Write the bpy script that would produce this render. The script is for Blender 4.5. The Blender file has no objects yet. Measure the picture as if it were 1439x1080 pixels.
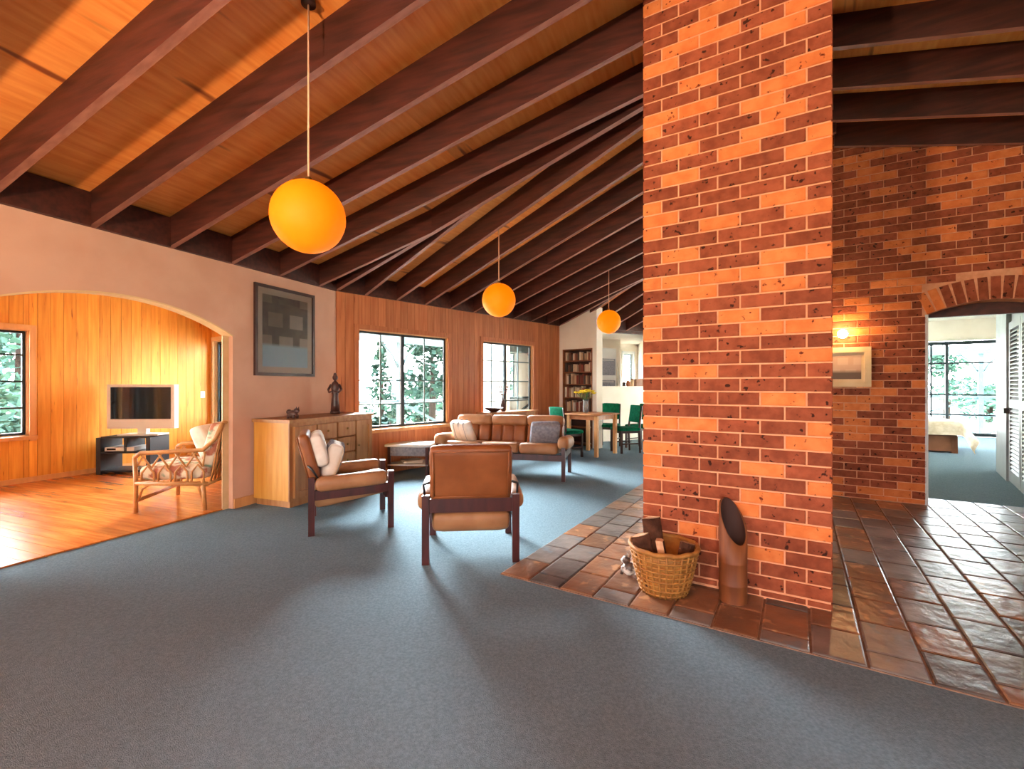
import bpy, bmesh, math, random
from mathutils import Vector, Matrix
from mathutils.geometry import tessellate_polygon
random.seed(7)
# ------------------------------------------------------------------ camera, world, light
F = 650.0; CX, CY = 719.5, 540.0; EYE = 1.31
scene = bpy.context.scene
col = scene.collection
cam_d = bpy.data.cameras.new('camera'); cam = bpy.data.objects.new('camera', cam_d); col.objects.link(cam)
cam_d.sensor_fit = 'HORIZONTAL'; cam_d.sensor_width = 36.0; cam_d.lens = 36.0 * F / 1439.0
cam_d.clip_start = 0.05; cam_d.clip_end = 400
cam.location = (0, 0, EYE); cam.rotation_euler = (math.pi / 2, 0, 0)
scene.camera = cam
vs = scene.view_settings
vs.view_transform = 'Standard'; vs.look = 'None'; vs.gamma = 1.0; vs.use_curve_mapping = False
vs.exposure = 1.8
try:
    scene.cycles.use_denoising = True
    scene.cycles.max_bounces = 10; scene.cycles.diffuse_bounces = 6; scene.cycles.glossy_bounces = 4
    scene.cycles.transparent_max_bounces = 12
    scene.cycles.sample_clamp_indirect = 6.0
    scene.cycles.caustics_reflective = False; scene.cycles.caustics_refractive = False
except Exception: pass
world = bpy.data.worlds.new('world'); scene.world = world; world.use_nodes = True
wn = world.node_tree.nodes; wl = world.node_tree.links
SKY = 12.0
bgn = wn['Background']; bgn.inputs['Strength'].default_value = SKY
tc = wn.new('ShaderNodeTexCoord'); sep = wn.new('ShaderNodeSeparateXYZ'); rp = wn.new('ShaderNodeValToRGB')
wl.new(tc.outputs['Generated'], sep.inputs[0]); wl.new(sep.outputs['Z'], rp.inputs[0]); wl.new(rp.outputs[0], bgn.inputs['Color'])
rp.color_ramp.elements[0].position = 0.0; rp.color_ramp.elements[0].color = (0.93, 0.95, 0.97, 1)
rp.color_ramp.elements[1].position = 0.9; rp.color_ramp.elements[1].color = (0.74, 0.86, 1.0, 1)

sun_d = bpy.data.lights.new('hazy_sun', 'SUN'); sun = bpy.data.objects.new('hazy_sun', sun_d); col.objects.link(sun)
sun_d.energy = 36.0; sun_d.angle = math.radians(34); sun_d.color = (.93, .97, 1.0)
SUN_AZ, SUN_EL = math.radians(-24), math.radians(29)     # where the sun stands, clockwise from the view direction
sd_ = Vector((math.sin(SUN_AZ) * math.cos(SUN_EL), math.cos(SUN_AZ) * math.cos(SUN_EL), math.sin(SUN_EL)))
sun.rotation_euler = sd_.to_track_quat('Z', 'Y').to_euler(); sun.location = sd_ * 30
# ------------------------------------------------------------------ directions (plan, metres)
def dirv(deg): a = math.radians(deg); return Vector((math.sin(a), math.cos(a)))
def nrm(d): return Vector((d.y, -d.x))          # to the right of a direction
TA, TB, TU = 21.5, 42.1, 31.8
dA, dB, dD, dU = dirv(TA), dirv(TB), dirv(TB + 20.6), dirv(TU)
nA, nB, nD, dV = nrm(dA), nrm(dB), nrm(dD), nrm(dU)
EAVE, PITCH, PR, ZR = 2.575, 0.285, 0.25, 3.85
def ground(px, py):
    y = F * EYE / (py - CY); return Vector(((px - CX) * y / F, y))
def onray(P, d, px):                              # point of plan line P + s d under image column px
    k = (px - CX) / F
    s = (k * P.y - P.x) / (d.x - k * d.y); return P + d * s
def son(P, d, px): return (onray(P, d, px) - P).dot(d)
def zat(P, py): return EYE + (CY - py) * P.y / F
C1 = Vector((-2.39, 6.277))
C2 = onray(C1, dB, 785.5)
UV = lambda u, v: dU * u + dV * v
WP = ground(1302.5, 711.4); WU, WV = WP.dot(dU), WP.dot(dV)
def zA(P): return EAVE + PITCH * (P - C1).dot(nA)
def zB(P): return EAVE + PITCH * (P - C1).dot(nB)
def zD(P): return EAVE + PITCH * (P - C2).dot(nD)
def zR(P): return ZR - PR * (P.dot(dV) - WV)
PLANES = dict(A=zA, B=zB, D=zD, R=zR)
def zroof(P): return min(f(P) for f in PLANES.values())

# ------------------------------------------------------------------ materials
def hexc(h):
    h = h.lstrip('#'); v = [int(h[i:i + 2], 16) / 255 for i in (0, 2, 4)]
    return tuple((c / 12.92 if c <= .04045 else ((c + .055) / 1.055) ** 2.4) for c in v) + (1,)
MATS = {}
def mat(name, c1, c2=None, rough=.6, scale=6, stretch=(1, 1, 1), detail=4, lo=.35, hi=.65, bump=0, bscale=None, rnd=0,
        spots=None, spec=.5, metal=0, coat=0, emit=None, estr=0, trans=0, sss=0):
    m = bpy.data.materials.new(name); m.use_nodes = True; MATS[name] = m
    N, L = m.node_tree.nodes, m.node_tree.links
    b = N['Principled BSDF']; b.inputs['Roughness'].default_value = rough; b.inputs['Metallic'].default_value = metal
    b.inputs['Specular IOR Level'].default_value = spec
    if coat: b.inputs['Coat Weight'].default_value = coat; b.inputs['Coat Roughness'].default_value = .15
    if trans: b.inputs['Transmission Weight'].default_value = trans
    a1 = hexc(c1); b.inputs['Base Color'].default_value = a1
    out = None
    if c2 or spots or bump or rnd:
        t = N.new('ShaderNodeTexCoord'); mp = N.new('ShaderNodeMapping'); mp.inputs['Scale'].default_value = stretch
        info = N.new('ShaderNodeObjectInfo'); mul = N.new('ShaderNodeMath'); mul.operation = 'MULTIPLY'; mul.inputs[1].default_value = 57.0
        L.new(info.outputs['Random'], mul.inputs[0])
        L.new(t.outputs['Object'], mp.inputs['Vector']); L.new(mul.outputs[0], mp.inputs['Location'])
    if c2:
        n = N.new('ShaderNodeTexNoise'); n.inputs['Scale'].default_value = scale; n.inputs['Detail'].default_value = detail
        L.new(mp.outputs[0], n.inputs['Vector'])
        r = N.new('ShaderNodeValToRGB'); r.color_ramp.elements[0].position = lo; r.color_ramp.elements[1].position = hi
        r.color_ramp.elements[0].color = a1; r.color_ramp.elements[1].color = hexc(c2)
        L.new(n.outputs['Fac'], r.inputs[0]); out = r.outputs[0]
    if spots:
        sc, th, cs = spots
        n2 = N.new('ShaderNodeTexNoise'); n2.inputs['Scale'].default_value = sc; n2.inputs['Detail'].default_value = 2
        L.new(mp.outputs[0], n2.inputs['Vector'])
        r2 = N.new('ShaderNodeValToRGB'); r2.color_ramp.elements[0].position = th; r2.color_ramp.elements[1].position = th + .06
        L.new(n2.outputs['Fac'], r2.inputs[0])
        mx = N.new('ShaderNodeMix'); mx.data_type = 'RGBA'; L.new(r2.outputs[0], mx.inputs['Factor'])
        if out: L.new(out, mx.inputs[6])
        else: mx.inputs[6].default_value = a1
        mx.inputs[7].default_value = hexc(cs); out = mx.outputs[2]
    if rnd:
        hs = N.new('ShaderNodeHueSaturation'); mr = N.new('ShaderNodeMapRange')
        mr.inputs['To Min'].default_value = 1 - rnd; mr.inputs['To Max'].default_value = 1 + rnd
        L.new(info.outputs['Random'], mr.inputs['Value']); L.new(mr.outputs[0], hs.inputs['Value'])
        if out: L.new(out, hs.inputs['Color'])
        else: hs.inputs['Color'].default_value = a1
        out = hs.outputs[0]
    if out: L.new(out, b.inputs['Base Color'])
    if bump:
        n3 = N.new('ShaderNodeTexNoise'); n3.inputs['Scale'].default_value = bscale or scale * 4; n3.inputs['Detail'].default_value = 4
        L.new(mp.outputs[0], n3.inputs['Vector'])
        bp = N.new('ShaderNodeBump'); bp.inputs['Strength'].default_value = bump; bp.inputs['Distance'].default_value = .01
        L.new(n3.outputs['Fac'], bp.inputs['Height']); L.new(bp.outputs[0], b.inputs['Normal'])
    if emit: b.inputs['Emission Color'].default_value = hexc(emit); b.inputs['Emission Strength'].default_value = estr
    return m
def glassmat(name, tint, refl, rough=0.0):
    m = bpy.data.materials.new(name); m.use_nodes = True; MATS[name] = m
    N, L = m.node_tree.nodes, m.node_tree.links; N.remove(N['Principled BSDF'])
    o = [n for n in N if n.type == 'OUTPUT_MATERIAL'][0]
    t = N.new('ShaderNodeBsdfTransparent'); t.inputs[0].default_value = tint + (1,)
    g = N.new('ShaderNodeBsdfGlossy'); g.inputs['Roughness'].default_value = rough
    x = N.new('ShaderNodeMixShader'); fr = N.new('ShaderNodeFresnel'); fr.inputs[0].default_value = refl
    L.new(fr.outputs[0], x.inputs[0]); L.new(t.outputs[0], x.inputs[1]); L.new(g.outputs[0], x.inputs[2]); L.new(x.outputs[0], o.inputs[0])
    return m
# masonry
mat('brick_dark', '#9a5034', '#813f28', rough=.85, scale=14, rnd=.18, spots=(26, .64, '#3b1a10'), bump=.5, bscale=60, spec=.2)
mat('brick_light', '#db8249', '#ce6f38', rough=.85, scale=12, rnd=.09, spots=(26, .66, '#6e2c14'), bump=.5, bscale=60, spec=.2)
mat('mortar', '#e0a07a', '#d2906a', rough=.95, scale=20, bump=.4, bscale=90, spec=.1)
mat('slate', '#4b4443', '#7f736b', rough=.33, scale=5, lo=.3, hi=.75, rnd=.35, spots=(9, .62, '#5d6468'), bump=.8, bscale=11, spec=.65)
mat('slate_rust', '#8a5c3e', '#5a463b', rough=.28, scale=5, lo=.3, hi=.75, rnd=.25, spots=(9, .6, '#a87c58'), bump=.8, bscale=11, spec=.6)
mat('grout', '#8a6c58', '#6d5546', rough=.9, scale=20)
# timber
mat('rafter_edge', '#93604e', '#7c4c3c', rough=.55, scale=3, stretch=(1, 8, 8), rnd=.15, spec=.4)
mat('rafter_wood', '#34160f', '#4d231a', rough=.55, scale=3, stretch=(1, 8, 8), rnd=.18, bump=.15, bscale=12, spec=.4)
mat('ply', '#f2a052', '#e28438', rough=.5, scale=3.2, stretch=(9, .8, 1), lo=.3, hi=.7, rnd=.16, spots=(.9, .66, '#8a4826'), spec=.4)
mat('pine_wall', '#ba7448', '#a86038', rough=.5, scale=3, stretch=(9, 9, .6), rnd=.14, spots=(6, .69, '#7a3c1a'), spec=.4)
mat('pine_sunroom', '#e29c3c', '#d0842c', rough=.45, scale=3, stretch=(9, 9, .6), rnd=.12, spots=(6, .69, '#8a4a18'), spec=.4)
mat('floor_board', '#c97a35', '#a95a22', rough=.22, scale=2, stretch=(1, 9, 9), rnd=.16, spec=.5)
mat('oak', '#a97748', '#946034', rough=.5, scale=3, stretch=(7, 7, .7), rnd=.03, spec=.4)
mat('oak_end', '#c9913f', '#b97c2e', rough=.5, scale=3, stretch=(7, 7, .7), spec=.4)
mat('trim_pine', '#d29a62', '#c48a52', rough=.5, scale=3, stretch=(4, 4, .6), spec=.4)
mat('chair_wood', '#481a15', '#35110d', rough=.35, scale=4, stretch=(5, 5, 1), spec=.5)
mat('dark_wood', '#2c1712', '#3d2118', rough=.4, scale=5, spec=.5)
mat('table_wood', '#a9683c', '#c08350', rough=.4, scale=4, stretch=(1, 6, 1), spec=.5)
mat('log_wood', '#b9805a', '#e2b690', rough=.9, scale=14, spec=.2)
mat('tree_bark', '#1c1512', '#2a201b', rough=.95, scale=16, spec=.1)
mat('bark', '#3d241a', '#5c3a2a', rough=.95, scale=16, bump=.8, spec=.1)
mat('rattan', '#c08a52', '#a8703c', rough=.45, scale=12, spec=.4)
mat('wicker', '#b07838', '#935e2a', rough=.6, scale=18, bump=.3, spec=.3)
# plaster, carpet, cloth
mat('plaster', '#cda38c', '#c69b84', rough=.9, scale=3, spec=.15)
mat('plaster_white', '#e8dfd2', '#e2d8ca', rough=.9, scale=3, spec=.15)
mat('white_paint', '#d5d6d4', '#cccdcc', rough=.55, scale=3, spec=.3)
mat('door_grey', '#9aa2a6', '#8e979b', rough=.5, scale=3, spec=.3)
mat('carpet', '#74868f', '#5f717b', rough=1, scale=75, detail=6, lo=.3, hi=.7, bump=.8, bscale=240, spec=.02)
mat('leather_tan', '#8c5029', '#7a4320', rough=.45, scale=5, bump=.12, bscale=30, spec=.35)
mat('leather_pale', '#a3734c', '#8f603d', rough=.5, scale=5, bump=.12, bscale=30, spec=.35)
mat('cushion_grey', '#8f8f96', '#777983', rough=.95, scale=30, spec=.05)
mat('cushion_white', '#e4dcd0', '#d4c8ba', rough=.95, scale=8, spec=.05)
mat('green_cloth', '#0f6a4a', '#0b5239', rough=.9, scale=20, spec=.1)
mat('bed_cover', '#cfc1a9', '#b7a78d', rough=.95, scale=12, bump=.2, spec=.05)
mat('bed_side', '#8a5636', '#764526', rough=.5, scale=4, spec=.4)
# metal, plastic, glass
mat('frame_dark', '#2b3236', rough=.5, spec=.4)
mat('frame_light', '#5f7274', rough=.5, spec=.4)
mat('silver', '#c9c6bf', rough=.35, spec=.5)
mat('screen', '#0b0d0e', rough=.06, spec=.6)
mat('black', '#141112', rough=.5)
mat('brass', '#8a6a3c', rough=.35, metal=.8)
mat('globe', '#c06c08', rough=.6, emit='#ff6c00', estr=.36, spec=.2)
mat('bulb', '#fff1d0', rough=.5, emit='#ffcf90', estr=60)
mat('cord', '#d8a888', rough=.7)
mat('bronze', '#3a2420', '#55362e', rough=.4, scale=12, spec=.5)
mat('picture_mount', '#b9ab9a', rough=.9)
mat('frame_cream', '#d9b98a', '#cfae7e', rough=.5, scale=8)
mat('bamboo', '#84491f', '#663416', rough=.6, scale=4, stretch=(5, 5, .6), spec=.5)
mat('bamboo_inside', '#34180f', rough=.8)
mat('ceramic_white', '#d8d2ca', '#4a3a34', rough=.4, scale=14, lo=.45, hi=.55)
mat('flower', '#e6cf2a', '#d8b81c', rough=.8, scale=10)
mat('leaf_stem', '#4a6a34', rough=.8)
mat('vase_glass', '#c9cfd0', rough=.1, trans=.7)
mat('fruit', '#9a5a34', rough=.6)
# outdoors
mat('grass', '#a9ad98', '#bdbfae', rough=1, scale=.4, spec=.05)
mat('foliage', '#20302a', '#2b3d34', rough=1, scale=2, spec=.05)
mat('foliage_pale', '#2f443b', '#3d5449', rough=1, scale=2, spec=.05)
mat('verandah_paint', '#39494c', '#435558', rough=.7, scale=4, spec=.2)
mat('deck', '#c4c7c2', '#b6bab4', rough=.8, scale=4)
glassmat('pane', (.94, .97, .97), 1.25)
glassmat('picture_glass', (1, 1, 1), 1.22)

# ------------------------------------------------------------------ mesh helpers
class MB:
    def __init__(s): s.v = []; s.f = []; s.sm = []; s.mi = []
    def add(s, vs, fs, smooth=False, mi=0):
        o = len(s.v); s.v += [tuple(p) for p in vs]; s.f += [tuple(i + o for i in f) for f in fs]; s.sm += [smooth] * len(fs); s.mi += [mi] * len(fs)
        return s
    def box(s, x0, x1, y0, y1, z0, z1, mi=0):
        v = [(x, y, z) for z in (z0, z1) for y in (y0, y1) for x in (x0, x1)]
        return s.add(v, [(0, 2, 3, 1), (4, 5, 7, 6), (0, 1, 5, 4), (2, 6, 7, 3), (0, 4, 6, 2), (1, 3, 7, 5)], False, mi)
    def hexa(s, b, t, mi=0):                      # four bottom points, four top points (same order, counter-clockwise from above)
        return s.add(list(b) + list(t), [(3, 2, 1, 0), (4, 5, 6, 7), (0, 1, 5, 4), (1, 2, 6, 5), (2, 3, 7, 6), (3, 0, 4, 7)], False, mi)
    def beam(s, p, q, w, h, up=(0, 0, 1)):        # rectangular bar from p to q
        p, q = Vector(p), Vector(q); d = (q - p).normalized(); up = Vector(up)
        if abs(d.dot(up)) > .98: up = Vector((0, 1, 0))
        r = d.cross(up).normalized() * (w / 2); n = r.cross(d).normalized() * (h / 2)
        v = [p - r - n, p + r - n, p + r + n, p - r + n, q - r - n, q + r - n, q + r + n, q - r + n]
        return s.add(v, [(0, 1, 2, 3), (7, 6, 5, 4), (1, 0, 4, 5), (2, 1, 5, 6), (3, 2, 6, 7), (0, 3, 7, 4)])
    def tube(s, pts, r, n=8, cap=True):
        pts = [Vector(p) for p in pts]; rr = r if isinstance(r, (list, tuple)) else [r] * len(pts)
        prev = None; vs = []; fs = []
        for i, p in enumerate(pts):
            d = (pts[min(i + 1, len(pts) - 1)] - pts[max(i - 1, 0)])
            d = d.normalized() if d.length else Vector((0, 0, 1))
            a = prev if prev is not None else (Vector((1, 0, 0)) if abs(d.x) < .9 else Vector((0, 1, 0)))
            a = (a - d * a.dot(d)).normalized(); prev = a; b = d.cross(a)
            vs += [p + (a * math.cos(k * 2 * math.pi / n) + b * math.sin(k * 2 * math.pi / n)) * rr[i] for k in range(n)]
        for i in range(len(pts) - 1):
            for k in range(n):
                a, b = i * n + k, i * n + (k + 1) % n; fs.append((a, b, b + n, a + n))
        if cap: fs.append(tuple(range(n - 1, -1, -1))); fs.append(tuple(range((len(pts) - 1) * n, len(pts) * n)))
        return s.add(vs, fs, True)
    def lathe(s, prof, n=20, c=(0, 0, 0), cap=True):
        vs = []; fs = []
        for (r, z) in prof: vs += [(c[0] + r * math.cos(k * 2 * math.pi / n), c[1] + r * math.sin(k * 2 * math.pi / n), c[2] + z) for k in range(n)]
        for i in range(len(prof) - 1):
            for k in range(n):
                a, b = i * n + k, i * n + (k + 1) % n; fs.append((a, b, b + n, a + n))
        if cap: fs.append(tuple(range(n - 1, -1, -1))); fs.append(tuple(range((len(prof) - 1) * n, len(prof) * n)))
        return s.add(vs, fs, True)
    def soft(s, c, size, r, n=6, M=None, sag=0, puff=0):    # rounded cushion box
        hx, hy, hz = [d / 2 for d in size]; r = min(r, hx, hy, hz); M = M or Matrix.Identity(4); c = Vector(c); o = len(s.v)
        idx = {}; vs = []; fs = []
        def key(p):
            k = (round(p[0], 5), round(p[1], 5), round(p[2], 5))
            if k not in idx:
                q = Vector((p[0] * hx, p[1] * hy, p[2] * hz)); inner = Vector((max(-hx + r, min(hx - r, q.x)), max(-hy + r, min(hy - r, q.y)), max(-hz + r, min(hz - r, q.z))))
                e = q - inner
                if e.length > 1e-9: q = inner + e.normalized() * r
                u = (1 - p[0] ** 2) * (1 - p[1] ** 2); q.z += puff * u * (1 if p[2] > 0 else -1) * abs(p[2]) - sag * (1 - p[0] ** 2)
                idx[k] = len(vs); vs.append(c + (M @ q))
            return idx[k]
        t = [math.sin(math.pi / 2 * (-1 + 2 * i / n)) for i in range(n + 1)]
        for ax in range(3):
            for sg in (-1, 1):
                for i in range(n):
                    for j in range(n):
                        q = []
                        for (a, b) in ((i, j), (i + 1, j), (i + 1, j + 1), (i, j + 1)):
                            p = [0, 0, 0]; p[ax] = sg; p[(ax + 1) % 3] = t[a]; p[(ax + 2) % 3] = t[b]; q.append(key(p))
                        fs.append(tuple(q) if sg > 0 else tuple(reversed(q)))
        return s.add(vs, fs, True)
    def sphere(s, c, r, n=16, m=10, sc=(1, 1, 1)):
        prof = [(r * math.sin(math.pi * i / m), -r * math.cos(math.pi * i / m)) for i in range(m + 1)]
        vs = []; fs = []
        for (rr, z) in prof[1:-1]: vs += [(c[0] + sc[0] * rr * math.cos(k * 2 * math.pi / n), c[1] + sc[1] * rr * math.sin(k * 2 * math.pi / n), c[2] + sc[2] * z) for k in range(n)]
        b = len(vs); vs += [(c[0], c[1], c[2] - r * sc[2]), (c[0], c[1], c[2] + r * sc[2])]
        for i in range(m - 2):
            for k in range(n): a, d = i * n + k, i * n + (k + 1) % n; fs.append((a, d, d + n, a + n))
        for k in range(n): fs.append((b, (k + 1) % n, k)); fs.append((b + 1, (m - 2) * n + k, (m - 2) * n + (k + 1) % n))
        return s.add(vs, fs, True)
    def prism(s, poly, f0, f1):                   # poly: list of 2-D points; f0, f1 map a point to 3-D for both faces
        n = len(poly); tris = [tuple(t) for t in tessellate_polygon([[Vector((p[0], p[1], 0)) for p in poly]])]
        v = [f0(*p) for p in poly] + [f1(*p) for p in poly]
        fs = [t for t in tris] + [tuple(i + n for i in reversed(t)) for t in tris] + [(i, i + n, (i + 1) % n + n, (i + 1) % n) for i in range(n)]
        return s.add(v, fs)
    def mesh(s, name, mats):
        me = bpy.data.meshes.new(name); me.from_pydata(s.v, [], s.f); me.update()
        for m in (mats if isinstance(mats, (list, tuple)) else [mats]): me.materials.append(MATS[m])
        for p, sm, mi in zip(me.polygons, s.sm, s.mi): p.use_smooth = sm; p.material_index = mi
        bm = bmesh.new(); bm.from_mesh(me); bmesh.ops.recalc_face_normals(bm, faces=bm.faces); bm.to_mesh(me); bm.free()
        return me
    def build(s, name, m, parent=None):
        return link(name, s.mesh(name, m), parent)
def link(name, me, parent=None):
    o = bpy.data.objects.new(name, me); col.objects.link(o)
    if parent: o.parent = parent
    return o
def tag(o, label=None, cat=None, group=None, kind=None):
    if label: o['label'] = label
    if cat: o['category'] = cat
    if group: o['group'] = group
    if kind: o['kind'] = kind
    return o
def thing(name, label, cat, loc=(0, 0, 0), rz=0, group=None):
    o = bpy.data.objects.new(name, None); col.objects.link(o); o.empty_display_size = .1
    if len(loc) == 2: loc = (loc[0], loc[1], 0)
    o.location = loc; o.rotation_euler = (0, 0, rz); return tag(o, label, cat, group)
def struct(name, label=None, cat=None):
    o = bpy.data.objects.new(name, None); col.objects.link(o); o.empty_display_size = .1
    return tag(o, label, cat, kind='structure')
def sobj(name, mb, m, label=None, cat=None): return tag(mb.build(name, m), label, cat, kind='structure')
def copy_tree(o, parent=None):
    c = o.copy(); col.objects.link(c); c.parent = parent
    for ch in o.children: copy_tree(ch, c)
    return c
def rebase(o, loc):                                # give an empty at the world origin its place at the thing's base
    o.location = loc
    for c in o.children: c.location = c.location - Vector(loc)
    return o
def heading(d): return math.atan2(-d.x, d.y)      # rotation that turns local +Y into plan direction d
def P3(P, z=0): return Vector((P.x, P.y, z))
def obox(mb, P, d, s0, s1, t0, t1, z0, z1):       # box along a plan direction: s along d, t along its right-hand normal
    n = nrm(d); c = [P + d * s0 + n * t0, P + d * s0 + n * t1, P + d * s1 + n * t1, P + d * s1 + n * t0]
    return mb.hexa([P3(q, z0) for q in c], [P3(q, z1) for q in c])
# ------------------------------------------------------------------ room extents
U_REAR, V_RIGHT = -3.6, WV + (ZR - EAVE) / PR      # wall behind the camera, outer wall on the right
U_BACK = 15.9                                            # glass wall of the bedroom
V_BED = -0.35                                            # left side of the brick wall / bedroom
O1 = ground(137, 664)                                    # sunroom outer wall passes here (direction A)
SUNW = -(O1 - C1).dot(nA)
def line_x(P, d, Q, e):                                  # intersection of two plan lines
    den = d.x * e.y - d.y * e.x; w = Q - P; s = (w.x * e.y - w.y * e.x) / den; return P + d * s
AR = line_x(C1, dA, dU * U_REAR, dV)                     # wall A meets the wall behind the camera
S_AR = (AR - C1).dot(dA)
D_END = line_x(C2, dD, dV * V_BED, dU)
# ------------------------------------------------------------------ floor
SO_S = O1 + dA * -7.4; SO_E = O1 + dA * 1.754; FLB = U_REAR - .1
plan = [line_x(C1 - nA * .1, dA, dU * FLB, dV), line_x(C1 - nA * .1, dA, SO_S, nA), SO_S - nA * .08, SO_E - nA * .08, C1, C2 - dB * 0, C2 - nD * 3.05 + dD * -1.25, C2 - nD * 3.05 + dD * 5.05,
        C2 + dD * 2.96 - nD * .1, D_END - nD * .1, UV(U_BACK + .08, V_BED), UV(U_BACK + .08, 4.48), UV(WU + .2, 4.48), UV(WU + .2, V_RIGHT + .1), UV(FLB, V_RIGHT + .1)]
fl = MB(); fl.prism([(p.x, p.y) for p in plan], lambda x, y: Vector((x, y, 0)), lambda x, y: Vector((x, y, -.25)))
floor = sobj('floor', fl, 'carpet', 'blue grey carpet floor running through the rooms', 'floor')
TU0, TV0 = 2.67, -1.75
tile_w, tile_l, gap = .225, .335, .012
g = MB()
def uvbox(mb, u0, u1, v0, v1, z0, z1):
    c = [UV(u0, v0), UV(u0, v1), UV(u1, v1), UV(u1, v0)]
    return mb.hexa([P3(q, z0) for q in c], [P3(q, z1) for q in c])
CHU, CHV0, CHV1, CHD = 3.197, -.916, .164, .95
uvbox(g, TU0, WU, TV0, 3.05, .0005, .006); uvbox(g, WU, 7.6, TV0, V_BED, .0005, .006)
uvbox(g, WU, WU + .42, WV, WV + 1.06, .0005, .006)
g.build('grout_bed', 'grout', floor)
tcache = {}
def tile(u0, u1, v0, v1, k):
    if u1 - u0 < .03 or v1 - v0 < .03: return
    key = (round(u1 - u0, 3), round(v1 - v0, 3), k)
    if key not in tcache:
        a, b = (u1 - u0 - gap) / 2, (v1 - v0 - gap) / 2; e = .008
        m = MB(); m.add([(-a, -b, 0), (a, -b, 0), (a, b, 0), (-a, b, 0), (-a, -b, .009), (a, -b, .009), (a, b, .009), (-a, b, .009),
                         (-a + e, -b + e, .0125), (a - e, -b + e, .0125), (a - e, b - e, .0125), (-a + e, b - e, .0125)],
                        [(0, 1, 5, 4), (1, 2, 6, 5), (2, 3, 7, 6), (3, 0, 4, 7), (4, 5, 9, 8), (5, 6, 10, 9), (6, 7, 11, 10), (7, 4, 8, 11), (8, 9, 10, 11)])
        tcache[key] = m.mesh('tile', k)
    o = link('tile', tcache[key], floor); c = UV((u0 + u1) / 2, (v0 + v1) / 2)
    o.location = (c.x, c.y, .003); o.rotation_euler = (random.uniform(-.006, .006), random.uniform(-.006, .006), math.pi / 2 - math.radians(TU))
nv = int((3.05 - TV0) / tile_w) + 1
for i in range(nv):
    v0 = TV0 + i * tile_w; v1 = min(v0 + tile_w, 3.05)
    umax = 7.6 if v1 < V_BED else (WU + .42 if (v0 > WV - .02 and v1 < WV + 1.08) else WU)
    u = TU0 - (tile_l / 2 if i % 2 else 0) - random.uniform(0, .05)
    while u < umax:
        a, b = max(u, TU0), min(u + tile_l, umax)
        inside = a > CHU - .05 and b < CHU + CHD + .05 and v0 > CHV0 - .05 and v1 < CHV1 + .05
        hid = v1 < CHV1 - .6 and v0 > CHV0 and a > CHU + CHD + 1.2
        if not inside and not hid: tile(a, b, v0, v1, 'slate_rust' if random.random() < (.5 if v0 < .3 else .15) else 'slate')
        u += tile_l
# timber floor of the sunroom: boards across the room
bw = .12; s = -5.4; z1 = .012
ss = -6.6
while ss < .0 + 1.9:
    L0 = .06 + max(0, ss + bw) / .92 * SUNW; L = SUNW - L0
    if L < .1: break
    m = MB()
    m.box(-L / 2, L / 2, -bw / 2 + .0015, bw / 2 - .0015, 0, z1)
    o = m.build('floor_board', 'floor_board', floor)
    c = C1 + dA * (ss + bw / 2) - nA * (L0 + L / 2)
    o.location = (c.x, c.y, .001); o.rotation_euler = (0, 0, math.atan2(nA.y, nA.x)); ss += bw

# ------------------------------------------------------------------ brick laying
BL, BH, J = .23, .076, .010
bcache = {}
def brick_mesh(L, k, H=BH, dp=.03):
    key = (round(L, 3), k, round(H, 3))
    if key not in bcache:
        e = .004; m = MB(); a, b = L / 2, H / 2
        m.add([(-a, 0, -b), (a, 0, -b), (a, 0, b), (-a, 0, b), (-a, -dp + e, -b), (a, -dp + e, -b), (a, -dp + e, b), (-a, -dp + e, b),
               (-a + e, -dp, -b + e), (a - e, -dp, -b + e), (a - e, -dp, b - e), (-a + e, -dp, b - e)],
              [(0, 1, 5, 4), (1, 2, 6, 5), (2, 3, 7, 6), (3, 0, 4, 7), (4, 5, 9, 8), (5, 6, 10, 9), (6, 7, 11, 10), (7, 4, 8, 11), (8, 9, 10, 11)])
        bcache[key] = m.mesh('brick', k)
    return bcache[key]
def lay(parent, P, d, s, z, L, k, H=BH, tilt=0, stuff=None):
    # a brick whose face looks to the right-hand side of d turned by -90 (towards -n); centred at s, z
    ang = math.atan2(d.y, d.x); c = P + d * s
    if stuff is not None:
        me = brick_mesh(L, k, H); M = Matrix.Translation((c.x, c.y, z)) @ Matrix.Rotation(ang, 4, 'Z')
        stuff[k].add([M @ v.co for v in me.vertices], [tuple(p.vertices) for p in me.polygons]); return
    o = link('brick', brick_mesh(L, k, H), parent); o.location = (c.x, c.y, z)
    o.rotation_euler = (0, tilt, ang); return o
# chimney: front courses copied from the photograph (numbers are the pale bricks of each course, from the floor up)
PALE = {2: [], 3: [3], 4: [1], 5: [4], 6: [2], 7: [3], 8: [0, 4], 9: [0, 3], 10: [0], 11: [4], 12: [0, 1, 4], 14: [0, 3], 16: [1], 17: [0, 4],
        19: [0, 3, 4], 20: [0, 2], 21: [1], 22: [1, 3], 23: [0, 1, 2, 3], 24: [3, 4], 25: [1], 27: [0, 2, 4], 28: [0, 3], 29: [0], 31: [1, 4],
        32: [2, 4], 33: [1, 3], 34: [3], 35: [0, 3], 36: [0, 1, 3], 37: [4], 38: [1], 40: [0, 3], 41: [1, 2, 4], 42: [1, 4], 43: [2]}
chim = thing('chimney', 'tall speckled brick chimney column standing on dark slate tiles', 'chimney', P3(UV(CHU + CHD / 2, (CHV0 + CHV1) / 2), 0))
core = MB(); CHH = 4.45
def cl(P, z): return Vector((P.x, P.y, z)) - chim.location
q = [UV(CHU + .007, CHV0 + .007), UV(CHU + .007, CHV1 - .007), UV(CHU + CHD - .007, CHV1 - .007), UV(CHU + CHD - .007, CHV0 + .007)]
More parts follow.
